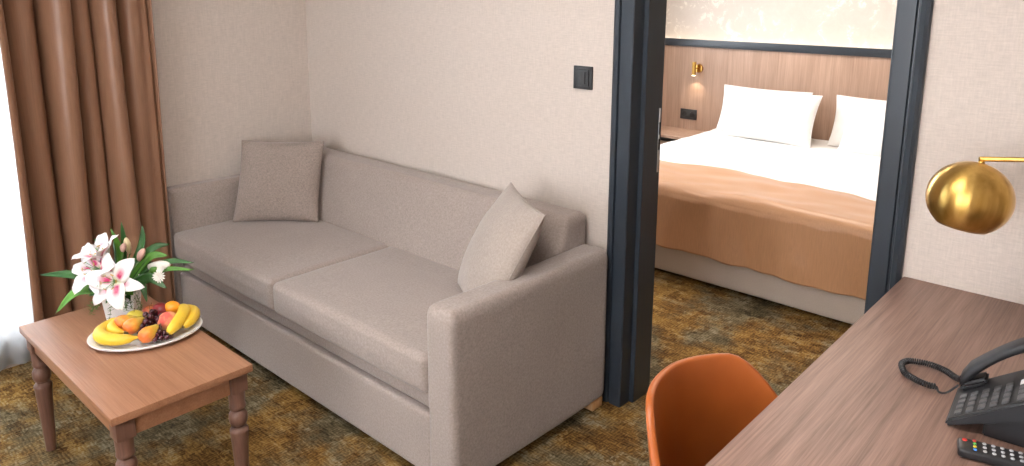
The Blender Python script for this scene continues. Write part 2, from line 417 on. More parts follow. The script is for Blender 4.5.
# baseboards of the bedroom end and partition (mostly behind furniture)
struct(obox('baseboard_back', -3.34, -1.47, -0.012, -0.0005, 0, 0.07, M['frame'], bev=.002))
struct(obox('baseboard_right_of_door', -0.45, RW-.001, -0.012, -0.0005, 0, 0.07, M['frame'], bev=.002))

# ---- door frame: moulded casing on the wall plus stepped jamb
def casing_profile(side):
    # (offset outward from opening edge, protrusion from wall)
    return [(0.0, 0.0), (0.0, 0.012), (0.004, 0.015), (0.040, 0.016), (0.046, 0.016), (0.049, 0.009),
            (0.054, 0.009), (0.057, 0.017), (0.070, 0.020), (0.078, 0.016), (0.081, 0.010), (0.081, 0.0)]
bm = bmesh.new()
pr = casing_profile(1); secs = []
for (ex, ez, dx, dz) in ((JL, 0.0, -1, 0), (JL, JT, -1, 1), (JR, JT, 1, 1), (JR, 0.0, 1, 0)):
    secs.append([bm.verts.new((ex+dx*o_, -p_, ez+dz*o_)) for (o_, p_) in pr])
for a, b in zip(secs, secs[1:]):
    for k in range(len(a)-1): bm.faces.new((a[k], a[k+1], b[k+1], b[k]))
    bm.faces.new((a[-1], a[0], b[0], b[-1]))
bm.faces.new(secs[0][::-1]); bm.faces.new(secs[-1])
door = struct(link('door_1', bm, M['frame'], autos=20))
def jamb(sx):
    """stepped jamb; sx=+1 for the left jamb whose face looks to +x"""
    e = JL if sx > 0 else JR
    pts = [(-0.02, -0.002), (0.0, -0.002), (0.0, 0.045), (0.002, 0.047), (0.016, 0.047), (0.018, 0.049), (0.018, 0.158), (0.012, 0.166), (-0.02, 0.166)]
    bm = bmesh.new(); lo = [bm.verts.new((e+sx*a, b, 0)) for a, b in pts]; hi = [bm.verts.new((e+sx*a, b, JT)) for a, b in pts]
    n = len(pts)
    for k in range(n): bm.faces.new((lo[k], lo[(k+1) % n], hi[(k+1) % n], hi[k]))
    bm.faces.new(lo[::-1]); bm.faces.new(hi)
    return link('door_jamb', bm, M['frame'], door, autos=25)
jamb(1); jamb(-1)
obox('door_head', JL, JR, -0.002, 0.166, JT-0.018, JT+0.02, M['frame'], door, bev=.002)
# strike plate: steel strip with two dark mouths and a lip, let into the left jamb
sp_x = JL+0.018
stp = obox('strike_plate', sp_x-0.001, sp_x+0.0022, 0.1405, 0.1485, 0.868, 1.10, M['steel'], door, bev=.001)
obox('latch_hole', sp_x+0.0015, sp_x+0.003, 0.141, 0.1470, 1.005, 1.050, M['void'], stp)
obox('bolt_hole', sp_x+0.0015, sp_x+0.003, 0.141, 0.1470, 0.950, 0.990, M['void'], stp)

# ---- light switch on the partition wall
sw = empty('light_switch', (-1.581, 0, 1.202), 'square charcoal light switch on the beige wall beside the door frame', 'light switch')
obox('plate', -0.041, 0.041, -0.008, -0.0005, -0.041, 0.041, M['switch'], sw, bev=.002)
bm = bmesh.new(); box(bm, -0.029, 0.029, -0.013, -0.008, -0.029, 0.029, .0015)
rk = link('rocker', bm, M['switch'], sw, autos=35)
obox('indicator', 0.012, 0.015, -0.0138, -0.0125, -0.021, 0.021, M['void'], rk)

# ================================================================= CURTAINS
def drape(name, y0, y1, z0, z1, x, fn, mat, ny, nz=40, th=0.002, parent=None):
    bm = bmesh.new(); rows = []
    for j in range(nz+1):
        tz = j/nz; z = z0+(z1-z0)*tz; row = []
        for i in range(ny+1):
            ty = i/ny; dx, dy = fn(ty, tz); row.append(bm.verts.new((x+dx, y0+(y1-y0)*ty+dy, z)))
        rows.append(row)
    for a, b in zip(rows, rows[1:]):
        for k in range(ny): bm.faces.new((a[k], a[k+1], b[k+1], b[k]))
    o = link(name, bm, mat, parent); sheetsolid(o, th); return o
def brown_fold(ty, tz):
    # irregular pleats: broad rounded ridges towards the room, narrow deep valleys between them
    w_ = ty+0.020*math.sin(ty*9+1.3)+0.010*math.sin(ty*23+.5)+0.010*math.sin(ty*5+2*tz)
    ph = (w_*6.0+0.25) % 1.0; k_ = int(w_*6.0+0.25)
    dep = (0.115, 0.060, 0.095, 0.050, 0.105, 0.070, 0.085, 0.08)[k_ % 8]
    f = math.sin(math.pi*ph)**0.90
    sw = 0.010*math.sin(tz*4+k_*2.1)
    return (dep*1.35*f*(1+0.10*(1-tz))-0.050+0.065*smooth01((ty-0.90)/0.1)+0.006*math.sin(tz*5+ty*11), sw*f-0.010*math.sin(2*math.pi*ph))
drp = empty('curtain', (LW+0.13, -1.09, 0.0), 'copper-brown satin drape hanging in deep folds beside the sofa', 'curtain')
cl = drape('cloth', -1.395, -0.825, 0.02, 2.46, LW+0.105, brown_fold, M['curtain'], 260)
cl.parent = drp; cl.matrix_parent_inverse = Matrix.Translation(-drp.location)
def sheer_fold(ty, tz):
    return (0.018*math.sin(ty*2*math.pi*24+0.6*math.sin(ty*17))+0.004*math.sin(ty*60), 0.004*math.sin(ty*90))
shr = empty('sheer_curtain', (LW+0.04, -2.1, 0.0), 'thin white sheer curtain glowing in front of the bright window', 'curtain')
cl2 = drape('voile', -3.3, -0.93, 0.015, 2.46, LW+0.024, sheer_fold, M['sheer'], 400, 10, 0.0006)
cl2.parent = shr; cl2.matrix_parent_inverse = Matrix.Translation(-shr.location)
rail = tag(obox('curtain_rail', LW+0.005, LW+0.20, -3.35, -0.75, 2.46, 2.50, M['plasterw'], bev=.004), 'white curtain rail along the window wall above the drape', 'curtain rail')

# ================================================================= SOFA
sofa = empty('sofa', (-2.37, -0.42, 0), 'taupe fabric two-seat sofa with rounded arms against the beige wall', 'sofa')
SP = []
X0, X1, AI0, AI1 = -3.345, -1.422, -3.252, -1.540
FY, BY = -0.80, -0.03
fab = M['sofa']
def arm_disp(t, p): return (p.x+0.004*math.sin(p.y*9)*(p.z > .3), p.y, p.z+0.003*math.sin(p.y*7))
SP.append(soft('arm', X0, AI0, FY, BY, 0.03, 0.628, (0.026, 0.022, 0.030), fab, None, 24, arm_disp))
SP.append(soft('arm', AI1, X1, FY, BY, 0.03, 0.608, (0.024, 0.020, 0.040), fab, None, 24, arm_disp))
def back_disp(t, p):
    k = max(0.0, min(1.0, (0.715-p.z)/0.30))
    y = p.y-(0.11*k if t.y < 0 else 0.11*k*max(0, -t.y))
    z = p.z
    return (p.x, y, z)
SP.append(soft('backrest', -3.30, -1.530, -0.145, -0.018, 0.22, 0.722, (0.026, 0.030, 0.030), fab, None, 26, back_disp))
SP.append(soft('front_panel', AI0+.001, AI1-.001, -0.787, -0.74, 0.035, 0.246, 0.012, fab, None, 14))
SP.append(soft('platform', AI0+.001, AI1-.001, -0.772, -0.10, 0.252, 0.312, 0.014, fab, None, 14))
bm = bmesh.new(); box(bm, AI0+.001, AI1-.001, -0.735, -0.16, 0.05, 0.248)
SP.append(link('seat_box', bm, fab, None, smooth=False))
def cush(x0, x1):
    def d(t, p):
        crown = (1-abs(t.x)**2.6)*(1-abs(t.y)**2.6)
        z = p.z+(0.010*crown if t.z > 0 else 0)+0.002*noise.noise(Vector((p.x*6, p.y*6, 3)))
        edge = max(0, 1-abs(t.z)*1.0)
        y = p.y-(0.007*edge*(1-t.x**4) if t.y < -0.9 else 0)
        return (p.x, y, z-(0.003 if t.z > 0 else 0)*0)
    c_ = soft('seat_cushion', x0, x1, -0.805, -0.225, 0.314, 0.438, (0.022, 0.024, 0.022), fab, None, 28, d)
    return c_
XM = -2.408
SP.append(cush(AI0+.002, XM-.003)); SP.append(cush(XM+.003, AI1-.002))
for x in (-3.30, -1.456):
    for y in (-0.74, -0.075):
        SP.append(obox('foot', x-.03, x+.03, y-.03, y+.03, 0.0, 0.034, M['lightwood'], bev=.003))
for o in SP:
    o.parent = sofa; o.matrix_parent_inverse = Matrix.Translation(-sofa.location)

# ---- throw cushions
def pillow_mesh(wd, ht, th, n=30, pinch=0.05, seed=0, pw=0.5, wr=0.004):
    """lies in local x (width) / z (height), thickness along y, origin at the middle of the lower edge"""
    bm = bmesh.new(); sheets = []
    for s in (1, -1):
        g = []
        for j in range(n+1):
            v = -math.cos(math.pi*j/n)
            row = []
            for i in range(n+1):
                u = -math.cos(math.pi*i/n)
                x = wd/2*u*(1-pinch*(1-v*v)); z = ht/2*v*(1-pinch*(1-u*u))
                prof = max(0.0, (1-u*u)*(1-v*v))**pw
                y = s*th/2*prof
                q = noise.noise(Vector((x*9+seed, z*9, s*2.0)))+0.5*noise.noise(Vector((x*22+seed, z*22, s)))
                y += wr*q*prof**.5*s
                row.append(bm.verts.new((x, y, z+ht/2)))
            g.append(row)
        for j in range(n):
            for i in range(n): bm.faces.new((g[j][i], g[j][i+1], g[j+1][i+1], g[j+1][i]))
    bmesh.ops.remove_doubles(bm, verts=bm.verts[:], dist=1e-5)
    return bm
def seam(bm, wd, ht, pinch, r=0.0022, n=24):
    pts = []
    for (a, b, c, d) in ((-1, -1, 1, -1), (1, -1, 1, 1), (1, 1, -1, 1), (-1, 1, -1, -1)):
        for k in range(n):
            t = k/n; u = a+(c-a)*t; v = b+(d-b)*t
            pts.append((wd/2*u*(1-pinch*(1-v*v)), 0, ht/2*v*(1-pinch*(1-u*u))+ht/2))
    tube(bm, pts, r, 6, closed=True); return bm
def place_pillow(name, BL, yaw, lean, s, th, mat, label, cat, seed, group=None, seam_on=True, ht=None, **kw):
    ht = ht or s
    o = link(name, pillow_mesh(s, ht, th, seed=seed, **kw), mat)
    d = Vector((math.cos(yaw), math.sin(yaw), 0)); nrm = Vector((-math.sin(yaw), math.cos(yaw), 0))
    up = Vector((0, 0, 1))*math.cos(lean)+nrm*math.sin(lean)
    yax = up.cross(d)                              # local y
    mm = Matrix((d, yax, up)).transposed().to_4x4(); mm.translation = Vector(BL)+d*s/2
    o.matrix_world = mm
    tag(o, label, cat, group)
    if seam_on:
        sm = link('piping', seam(bmesh.new(), s, ht, kw.get('pinch', 0.05)), mat, o)
    return o
place_pillow('throw_pillow', (-3.175, -0.552, 0.447), 0.748, 0.50, 0.395, 0.14, M['pillow'],
             'square taupe throw pillow in the left corner of the sofa', 'pillow', 3)
place_pillow('throw_pillow', (-1.875, -0.350, 0.449), -0.577, 0.50, 0.42, 0.16, M['pillow_l'],
             'light beige throw pillow leaning on the right sofa arm', 'pillow', 11)

# ================================================================= COFFEE TABLE
TX0, TX1, TY0, TY1, TZ = -2.654, -1.878, -1.551, -1.165, 0.44
tb = empty('coffee_table', ((TX0+TX1)/2, (TY0+TY1)/2, 0), 'brown wooden coffee table with turned legs in front of the sofa', 'coffee table')
TP = []
TP.append(obox('table_top', TX0, TX1, TY0, TY1, TZ-0.022, TZ, M['tablewood'], bev=.0025))
def frame_ring(bm, z0, z1, ins, t):
    box(bm, TX0+ins, TX1-ins, TY0+ins, TY0+ins+t, z0, z1); box(bm, TX0+ins, TX1-ins, TY1-ins-t, TY1-ins, z0, z1)
    box(bm, TX0+ins, TX0+ins+t, TY0+ins+t, TY1-ins-t, z0, z1); box(bm, TX1-ins-t, TX1-ins, TY0+ins+t, TY1-ins-t, z0, z1)
INS = 0.014
for nm, a in (('apron', (TX0+INS+.05, TX1-INS-.05, TY0+INS+.006, TY0+INS+.024)), ('apron', (TX0+INS+.05, TX1-INS-.05, TY1-INS-.024, TY1-INS-.006)),
              ('apron', (TX0+INS+.006, TX0+INS+.024, TY0+INS+.05, TY1-INS-.05)), ('apron', (TX1-INS-.024, TX1-INS-.006, TY0+INS+.05, TY1-INS-.05))):
    TP.append(obox(nm, *a, TZ-0.078, TZ-0.022, M['tablewood'], bev=.001))
LEGP = [(0.0135, 0.0), (0.0150, 0.004), (0.0155, 0.012), (0.0175, 0.06), (0.0225, 0.170), (0.0245, 0.212), (0.0250, 0.222), (0.0265, 0.228), (0.0265, 0.236), (0.0220, 0.242), (0.0165, 0.246),
        (0.0165, 0.250), (0.0220, 0.254), (0.0258, 0.264), (0.0268, 0.274), (0.0255, 0.286), (0.0210, 0.295), (0.0160, 0.299), (0.0160, 0.303), (0.0225, 0.306), (0.0240, 0.310), (0.0235, 0.315),
        (0.0222, 0.318), (0.0232, 0.340), (0.0238, 0.358), (0.0238, 0.362)]
for lx in (TX0+.037, TX1-.037):
    for ly in (TY0+.037, TY1-.037):
        bm = bmesh.new(); lathe(bm, LEGP, 28, (lx, ly, 0)); box(bm, lx-.0245, lx+.0245, ly-.0245, ly+.0245, 0.360, TZ-0.022, .002)
        TP.append(link('leg', bm, M['tablewood_v'], None, autos=40))
for o in TP:
    o.parent = tb; o.matrix_parent_inverse = Matrix.Translation(-tb.location)

# ---- plate of fruit
PC = Vector((-2.288, -1.298, TZ)); PA = math.atan2(0.92, 0.39)        # plate centre and long-axis direction
plate = empty('plate', PC, 'oval white plate holding the fruit on the coffee table', 'plate', PA)
bm = bmesh.new()
prof = [(0.0, 0.003), (0.55, 0.003), (0.72, 0.006), (0.90, 0.013), (0.975, 0.018), (0.995, 0.0200), (1.0, 0.0185), (0.985, 0.0135), (0.90, 0.007), (0.70, 0.001), (0.62, 0.0), (0.0, 0.0)]
lathe(bm, prof, 56, cap=False)
for v in bm.verts: v.co.x *= 0.163; v.co.y *= 0.128
link('dish', bm, M['ceramic'], plate)
pu = Vector((math.cos(PA), math.sin(PA), 0)); pv = Vector((-math.sin(PA), math.cos(PA), 0))   # pv points away-left
def on_plate(a, b, z): return PC+pu*(a*0.92-0.004)+pv*b+Vector((0, 0, z))

def uvmat(name, stops, rough=0.4, speck=None, coat=0.1):
    """colour along the fruit's own length (z of Generated) with blotches"""
    m_, nt, b = nmat(name)
    g = coords(nt, kind='Generated'); sp_ = N(nt, 'ShaderNodeSeparateXYZ'); L(nt, g, sp_.inputs[0])
    n = N(nt, 'ShaderNodeTexNoise', Scale=3.5, Detail=4.0); L(nt, g, n.inputs['Vector'])
    f = math_(nt, 'ADD', math_(nt, 'MULTIPLY', sp_.outputs[2], 0.5), math_(nt, 'MULTIPLY', n.outputs[0], 0.5))
    c = ramp(nt, f, stops)
    if speck:
        n2 = N(nt, 'ShaderNodeTexNoise', Scale=28.0, Detail=2.0); L(nt, g, n2.inputs['Vector'])
        c = mixc(nt, ramp(nt, n2.outputs[0], [(0.66, (0, 0, 0)), (0.70, (1, 1, 1))]), c, speck)
    L(nt, c, b.inputs['Base Color']); b.inputs['Roughness'].default_value = rough; b.inputs['Coat Weight'].default_value = coat
    return m_
M['banana'] = uvmat('banana_skin', [(0.1, (0.60, 0.40, 0.02)), (0.5, (0.80, 0.52, 0.03)), (0.9, (0.74, 0.50, 0.06))], 0.45, (0.55, 0.36, 0.04))
M['pear'] = uvmat('pear_skin', [(0.30, (0.70, 0.17, 0.03)), (0.5, (0.74, 0.36, 0.04)), (0.68, (0.60, 0.42, 0.05))], 0.4)
M['apple_r'] = uvmat('red_apple_skin', [(0.3, (0.16, 0.010, 0.012)), (0.6, (0.30, 0.03, 0.02)), (0.9, (0.42, 0.16, 0.04))], 0.3, coat=0.3)
M['apple_g'] = uvmat('yellow_green_skin', [(0.3, (0.50, 0.42, 0.05)), (0.7, (0.62, 0.50, 0.06))], 0.35)
M['plum'] = uvmat('dark_plum_skin', [(0.3, (0.10, 0.008, 0.014)), (0.7, (0.22, 0.015, 0.02))], 0.35)
M['peach'] = uvmat('peach_skin', [(0.45, (0.80, 0.46, 0.20)), (0.6, (0.80, 0.34, 0.16)), (0.75, (0.66, 0.10, 0.07))], 0.7, coat=0)
M['orange'] = uvmat('orange_skin', [(0.3, (0.82, 0.24, 0.01)), (0.7, (0.85, 0.32, 0.015))], 0.42)
M['grape'] = plain('dark_grape_skin', (0.055, 0.007, 0.014), 0.18, coat=0.3, var=0.4)
M['twig'] = plain('brown_twig', (0.12, 0.07, 0.03), 0.7)
M['btip'] = plain('banana_tip', (0.10, 0.07, 0.02), 0.7)

def banana(pts, label, rad=0.0185):
    c = sum((Vector(p) for p in pts), Vector())/len(pts)
    root = empty('banana', c, label, 'banana', group='bananas on the fruit plate')
    P = catmull([Vector(p)-c for p in pts], 8); n = len(P); rs = []
    for i in range(n):
        t = i/(n-1); r = rad*min(1, (math.sin(math.pi*min(1, 0.06+t*0.93))**0.42))
        if t > .90: r = max(0.0042, r*(1-(t-.90)*8.2))
        if t < .05: r = r*(0.62+t*7.6)
        rs.append(r)
    bm = bmesh.new(); tube(bm, P, rs, 12)
    # slightly pentagonal cross section
    link('skin', bm, M['banana'], root)
    bm = bmesh.new(); d = (P[-1]-P[-3]).normalized(); tube(bm, [P[-1], P[-1]+d*0.014], [0.0046, 0.0052], 8)
    link('stalk', bm, M['btip'], root)
    bm = bmesh.new(); d = (P[0]-P[2]).normalized(); tube(bm, [P[0]-d*.002, P[0]+d*0.003], [0.0060, 0.0034], 8)
    link('blossom_tip', bm, M['btip'], root)
    return root
banana([on_plate(-0.083, 0.060, .046), on_plate(-0.120, 0.030, .036), on_plate(-0.132, -0.012, .035), on_plate(-0.112, -0.050, .035), on_plate(-0.066, -0.076, .034), on_plate(-0.014, -0.080, .035)],
       'big banana curling round the left rim of the fruit plate', 0.0205)
banana([on_plate(-0.060, 0.055, .052), on_plate(-0.090, 0.030, .044), on_plate(-0.096, -0.002, .042), on_plate(-0.083, -0.026, .041), on_plate(-0.058, -0.040, .040)],
       'smaller banana tucked inside the big left banana', 0.0165)
banana([on_plate(0.072, -0.086, .034), on_plate(0.100, -0.055, .046), on_plate(0.122, -0.012, .056), on_plate(0.124, 0.032, .056), on_plate(0.105, 0.062, .048)],
       'front banana on the right end of the fruit plate', 0.0205)
banana([on_plate(0.120, -0.058, .034), on_plate(0.148, -0.022, .040), on_plate(0.157, 0.022, .042), on_plate(0.142, 0.062, .040), on_plate(0.118, 0.084, .040)],
       'rear banana along the right rim of the fruit plate', 0.0185)
def lump(name, label, cat, loc, prof, mat, axis=(0, 0, 1), stalk=0.012, group=None, dimple=True, n=24):
    root = empty(name, loc, label, cat, group=group)
    q = Vector((0, 0, 1)).rotation_difference(Vector(axis).normalized()); root.rotation_mode = 'QUATERNION'; root.rotation_quaternion = q
    bm = bmesh.new(); lathe(bm, prof, n, cap=False)
    for v in bm.verts: v.co += Vector((0.0009*math.sin(v.co.z*90), 0.0008*math.cos(v.co.z*110), 0))
    link('flesh', bm, mat, root)
    zt = prof[-1][1]
    if stalk:
        bm = bmesh.new(); tube(bm, [(0, 0, zt-.003), (0.001, 0, zt+stalk*.5), (0.003, 0.001, zt+stalk)], [.0014, .0013, .0018], 6)
        link('stalk', bm, M['twig'], root)
    return root
def pear_prof(s): return [(0, -0.030*s), (0.008*s, -0.033*s), (0.020*s, -0.030*s), (0.029*s, -0.018*s), (0.032*s, -0.003*s), (0.029*s, 0.012*s), (0.021*s, 0.026*s), (0.014*s, 0.038*s), (0.0105*s, 0.047*s), (0.007*s, 0.052*s), (0.0, 0.052*s)]
def round_prof(r, dz=0.90, dim=0.12):
    out = []
    for k in range(15):
        a = -math.pi/2+math.pi*k/14; rr = r*math.cos(a); z = r*dz*math.sin(a)
        z -= math.copysign(r*dim*math.exp(-(rr/(r*0.28))**2), z) if abs(z) > r*.3 else 0
        out.append((max(0, rr) if 0 < k < 14 else 0.0, z))
    return out
# axes: pu = right along the plate, pv = away
toward = -pv
lump('pear', 'orange-yellow pear lying on its side behind the second banana', 'pear', on_plate(-0.062, 0.012, .052), pear_prof(0.74), M['pear'], pu*0.9+pv*0.25+Vector((0, 0, .05)), group='pears on the fruit plate')
lump('pear', 'orange pear with its thin stalk next to the grapes', 'pear', on_plate(-0.034, -0.028, .052), pear_prof(0.76), M['pear'], pu*0.85+pv*0.6+Vector((0, 0, .28)), 0.016, group='pears on the fruit plate')
lump('pear', 'yellow pear lying at the front rim between banana and grapes', 'pear', on_plate(0.012, -0.082, .040), pear_prof(0.76), M['pear'], pu*0.75+pv*0.62+Vector((0, 0, .30)), 0.010, group='pears on the fruit plate')
lump('apple', 'yellow-green apple peeping out behind the orange pear', 'apple', on_plate(-0.030, 0.048, .044), round_prof(0.029), M['apple_g'])
lump('apple', 'mottled red apple at the back of the fruit plate', 'apple', on_plate(0.022, 0.068, .044), round_prof(0.031), M['apple_r'])
lump('plum', 'dark red plum behind the peach', 'plum', on_plate(0.050, 0.058, .050), round_prof(0.029, .95, .05), M['plum'], stalk=0)
lump('peach', 'blushing peach leaning on the right front banana', 'peach', on_plate(0.072, -0.020, .046), round_prof(0.030, .93, .08), M['peach'], -pu*.4-pv*.5+Vector((0, 0, .7)), stalk=0)
lump('tangerine', 'small bright orange fruit behind the right bananas', 'tangerine', on_plate(0.088, 0.052, .058), round_prof(0.025, .88, .06), M['orange'], stalk=0)
# grapes
def grape_bunch(name, label, c, spread, nn, seed):
    rnd = random.Random(seed); root = empty(name, c, label, 'grapes', group='grape bunches on the fruit plate')
    bm0 = bmesh.new(); bmesh.ops.create_icosphere(bm0, subdivisions=3, radius=0.0088)
    for v in bm0.verts: v.co.z *= 1.12
    first = link('grape', bm0, M['grape'], root); pts = []
    tries = 0
    while len(pts) < nn and tries < 5000:
        tries += 1
        u, v_, w_ = rnd.uniform(-1, 1), rnd.uniform(-1, 1), rnd.uniform(0, 1)
        if u*u+v_*v_+w_*w_ > 1: continue
        p = pu*u*spread[0]+pv*v_*spread[1]+Vector((0, 0, w_*spread[2]))
        if all((p-q).length > 0.0150 for q in pts): pts.append(p)
    first.location = pts[0]
    for p in pts[1:]:
        g = first.copy(); COL.objects.link(g); g.location = p; g.rotation_euler = (rnd.uniform(-.6, .6), rnd.uniform(-.6, .6), 0); g.parent = root
    bm = bmesh.new(); tube(bm, [(0, 0, spread[2]*.5), pv*0.01+Vector((0, 0, spread[2]+.010)), pv*0.022+Vector((0, 0, spread[2]+.016))], .0012, 6)
    link('stalk', bm, M['twig'], root)
    return root
grape_bunch('grape_bunch', 'large bunch of dark grapes in the middle of the plate', on_plate(0.020, -0.004, .022), (0.040, 0.060, 0.052), 44, 4)
grape_bunch('grape_bunch', 'little bunch of dark grapes at the front rim by the banana', on_plate(0.052, -0.078, .018), (0.026, 0.020, 0.022), 9, 9)

# ---- flower arrangement
FC = Vector((-2.505, -1.285, TZ))
fl = empty('flower_arrangement', FC, 'white and pink lily arrangement in a white square pot on the coffee table', 'flower arrangement')
bm = bmesh.new()
def sq(s, z): return [Vector((a*s, b*s, z)) for a, b in ((-1, -1), (1, -1), (1, 1), (-1, 1))]
lv = [sq(0.042, 0), sq(0.050, 0.088), sq(0.045, 0.088), sq(0.043, 0.070)]
rings = [[bm.verts.new(p) for p in q] for q in lv]
for a, b in zip(rings, rings[1:]):
    for k in range(4): bm.faces.new((a[k], a[(k+1) % 4], b[(k+1) % 4], b[k]))
bm.faces.new(rings[0][::-1]); bm.faces.new(rings[-1])
bmesh.ops.bevel(bm, geom=bm.edges[:], offset=.002, segments=2, affect='EDGES')
bmesh.ops.rotate(bm, verts=bm.verts[:], cent=(0, 0, 0), matrix=Matrix.Rotation(math.radians(-35), 3, 'Z'))
link('pot', bm, M['ceramic'], fl, autos=30)

def petal_material():
    m_, nt, b = nmat('lily_petal')
    uv = N(nt, 'ShaderNodeTexCoord'); sp_ = N(nt, 'ShaderNodeSeparateXYZ'); L(nt, uv.outputs['UV'], sp_.inputs[0])
    du = math_(nt, 'ABSOLUTE', math_(nt, 'SUBTRACT', sp_.outputs[0], 0.5))
    mid = ramp(nt, du, [(0.08, (1, 1, 1)), (0.26, (0, 0, 0))])
    al = ramp(nt, sp_.outputs[1], [(0.08, (0, 0, 0)), (0.18, (1, 1, 1)), (0.36, (0.75, 0.75, 0.75)), (0.58, (0, 0, 0))])
    f = math_(nt, 'MULTIPLY', mid, al)
    n = N(nt, 'ShaderNodeTexNoise', Scale=60.0, Detail=2.0); L(nt, coords(nt), n.inputs['Vector'])
    f = math_(nt, 'MULTIPLY', f, math_(nt, 'ADD', n.outputs[0], 0.55))
    base = ramp(nt, sp_.outputs[1], [(0.0, (0.55, 0.60, 0.25)), (0.14, (0.86, 0.82, 0.80)), (1.0, (0.88, 0.84, 0.85))])
    L(nt, mixc(nt, f, base, (0.62, 0.03, 0.16)), b.inputs['Base Color'])
    b.inputs['Roughness'].default_value = 0.5; b.inputs['Subsurface Weight'].default_value = 0.15
    b.inputs['Subsurface Radius'].default_value = (0.01, 0.006, 0.004); b.inputs['Subsurface Scale'].default_value = 0.3
    return m_
M['petal'] = petal_material()
M['petal_w'] = plain('white_petal', (0.84, 0.80, 0.74), 0.5, var=0.05)
M['bud'] = plain('cream_bud', (0.62, 0.50, 0.30), 0.5, var=0.12)
M['pinkbud'] = plain('dusky_pink_bud', (0.55, 0.33, 0.27), 0.6, var=0.15)
M['anther'] = plain('yellow_anther', (0.55, 0.36, 0.12), 0.7)
def frame_of(axis):
    q = Vector((0, 0, 1)).rotation_difference(Vector(axis).normalized()); return q.to_matrix()
def petal(bm, uvl, az, ln, wd, rise, recurve, rot, org, twist=0.0, fold=0.18):
    nl, nw = 12, 6; g = []
    for j in range(nl+1):
        t = j/nl; r = ln*(t**0.95); h = rise*math.sin(min(1, t*1.15)*math.pi*0.5)-recurve*t**3
        w_ = wd*(math.sin(math.pi*min(1, (0.10+0.90*t)**0.80)))**0.62*0.5+0.0015*(1-t)
        if j == nl: w_ = 0.0005
        row = []
        for i in range(nw+1):
            u = i/nw*2-1
            x, y, z = r, u*w_, h+fold*abs(u)**1.5*w_+0.0022*math.sin(t*17+u*3+az*5)*abs(u)
            ca, sa = math.cos(az), math.sin(az)
            p = Vector((x*ca-y*sa, x*sa+y*ca, z))
            row.append((bm.verts.new(rot @ p+org), (i/nw, t)))
        g.append(row)
    for j in range(nl):
        for i in range(nw):
            q = (g[j][i], g[j][i+1], g[j+1][i+1], g[j+1][i]); f = bm.faces.new([a for a, _ in q])
            for lp, (_, c) in zip(f.loops, q): lp[uvl].uv = c
def lily(c, axis, ln, roll=0.0, rise=0.03, rec=0.03, wid=0.046, label=None):
    org = Vector(c)-FC; rot = frame_of(axis) @ Matrix.Rotation(roll, 3, 'Z')
    bm = bmesh.new(); uvl = bm.loops.layers.uv.new('uv')
    for k in range(3): petal(bm, uvl, k*2*math.pi/3+math.pi/3, ln*1.0, wid*0.74, rise-.004, rec, rot, org)
    for k in range(3): petal(bm, uvl, k*2*math.pi/3, ln*0.98, wid, rise, rec*.8, rot, org+rot @ Vector((0, 0, .002)))
    me = bpy.data.meshes.new('lily_bloom'); bm.to_mesh(me); bm.free(); me.materials.append(M['petal']); me.shade_smooth()
    o = bpy.data.objects.new('lily_bloom', me); COL.objects.link(o); o.parent = fl; sheetsolid(o, 0.0008)
    if label: o['label'] = label
    bm = bmesh.new(); bm2 = bmesh.new()
    for k in range(6):
        a = k*math.pi/3+.3; e = rot @ Vector((0.024*math.cos(a), 0.024*math.sin(a), 0.048))+org
        tube(bm, [org, rot @ Vector((0.009*math.cos(a), 0.009*math.sin(a), 0.028))+org, e], .0008, 5)
        tg = rot @ Vector((-math.sin(a), math.cos(a), 0)); tube(bm2, [e-tg*.006, e, e+tg*.006], [.0012, .0021, .0012], 6)
    tube(bm, [org, rot @ Vector((0, 0, .055))+org], .0012, 5)
    s_ = link('stamen', bm, M['leaf2'], o); link('anther', bm2, M['anther'], o)
    bm = bmesh.new(); tube(bm, [org, org*0.6+Vector((0, 0, .03)), (0, 0, .08)], .0028, 6); link('stem', bm, M['stem'], fl)
tc = -FW
lily((-2.440, -1.318, 0.584), (0.62, -0.70, 0.32), 0.098, roll=1.60, rise=0.030, rec=0.018, wid=0.060, label='open white lily with pink streaks facing the room')
lily((-2.525, -1.335, 0.605), (0.25, -0.80, 0.50), 0.100, roll=0.5, rise=0.042, rec=0.014, wid=0.060, label='white lily turned to the left')
lily((-2.530, -1.315, 0.630), (-0.05, -0.45, 0.9), 0.078, roll=0.2, rise=0.060, rec=0.0, wid=0.052, label='half open white lily above the others')
def leaf(name, pts, wd, mat, fold=0.3):
    P = catmull([Vector(p)-FC for p in pts], 6); bm = bmesh.new(); rows = []; n = len(P)
    for i, p in enumerate(P):
        t = i/(n-1); d = (P[min(i+1, n-1)]-P[max(i-1, 0)]).normalized()
        side = d.cross(Vector((0.50, -0.62, 0.60))); side = side.normalized() if side.length > 1e-3 else Vector((1, 0, 0))
        up = side.cross(d); w_ = wd/2*(math.sin(math.pi*min(1, 0.04+0.96*t**0.8)))**0.8+0.0004
        rows.append([bm.verts.new(p+side*w_*u+up*abs(u)*w_*fold) for u in (-1, -.5, 0, .5, 1)])
    for a, b in zip(rows, rows[1:]):
        for k in range(4): bm.faces.new((a[k], a[k+1], b[k+1], b[k]))
    o = link(name, bm, mat, fl); sheetsolid(o, 0.0007); return o
base = FC+Vector((0, 0, .078))
def lf(tip, mid=None, wd=0.03, mat='leaf', b=None):
    tip = Vector(tip); b = b or base; mid = Vector(mid) if mid else (b+tip)/2+Vector((0, 0, 0.012))
    leaf('leaf', [b, mid, tip], wd, M[mat])
lf((-2.700, -1.465, 0.578), (-2.60, -1.38, 0.578), .030, 'leaf')
lf((-2.632, -1.450, 0.458), (-2.575, -1.385, 0.535), .034, 'leaf2')
lf((-2.545, -1.250, 0.745), (-2.54, -1.25, 0.66), .022, 'leaf')
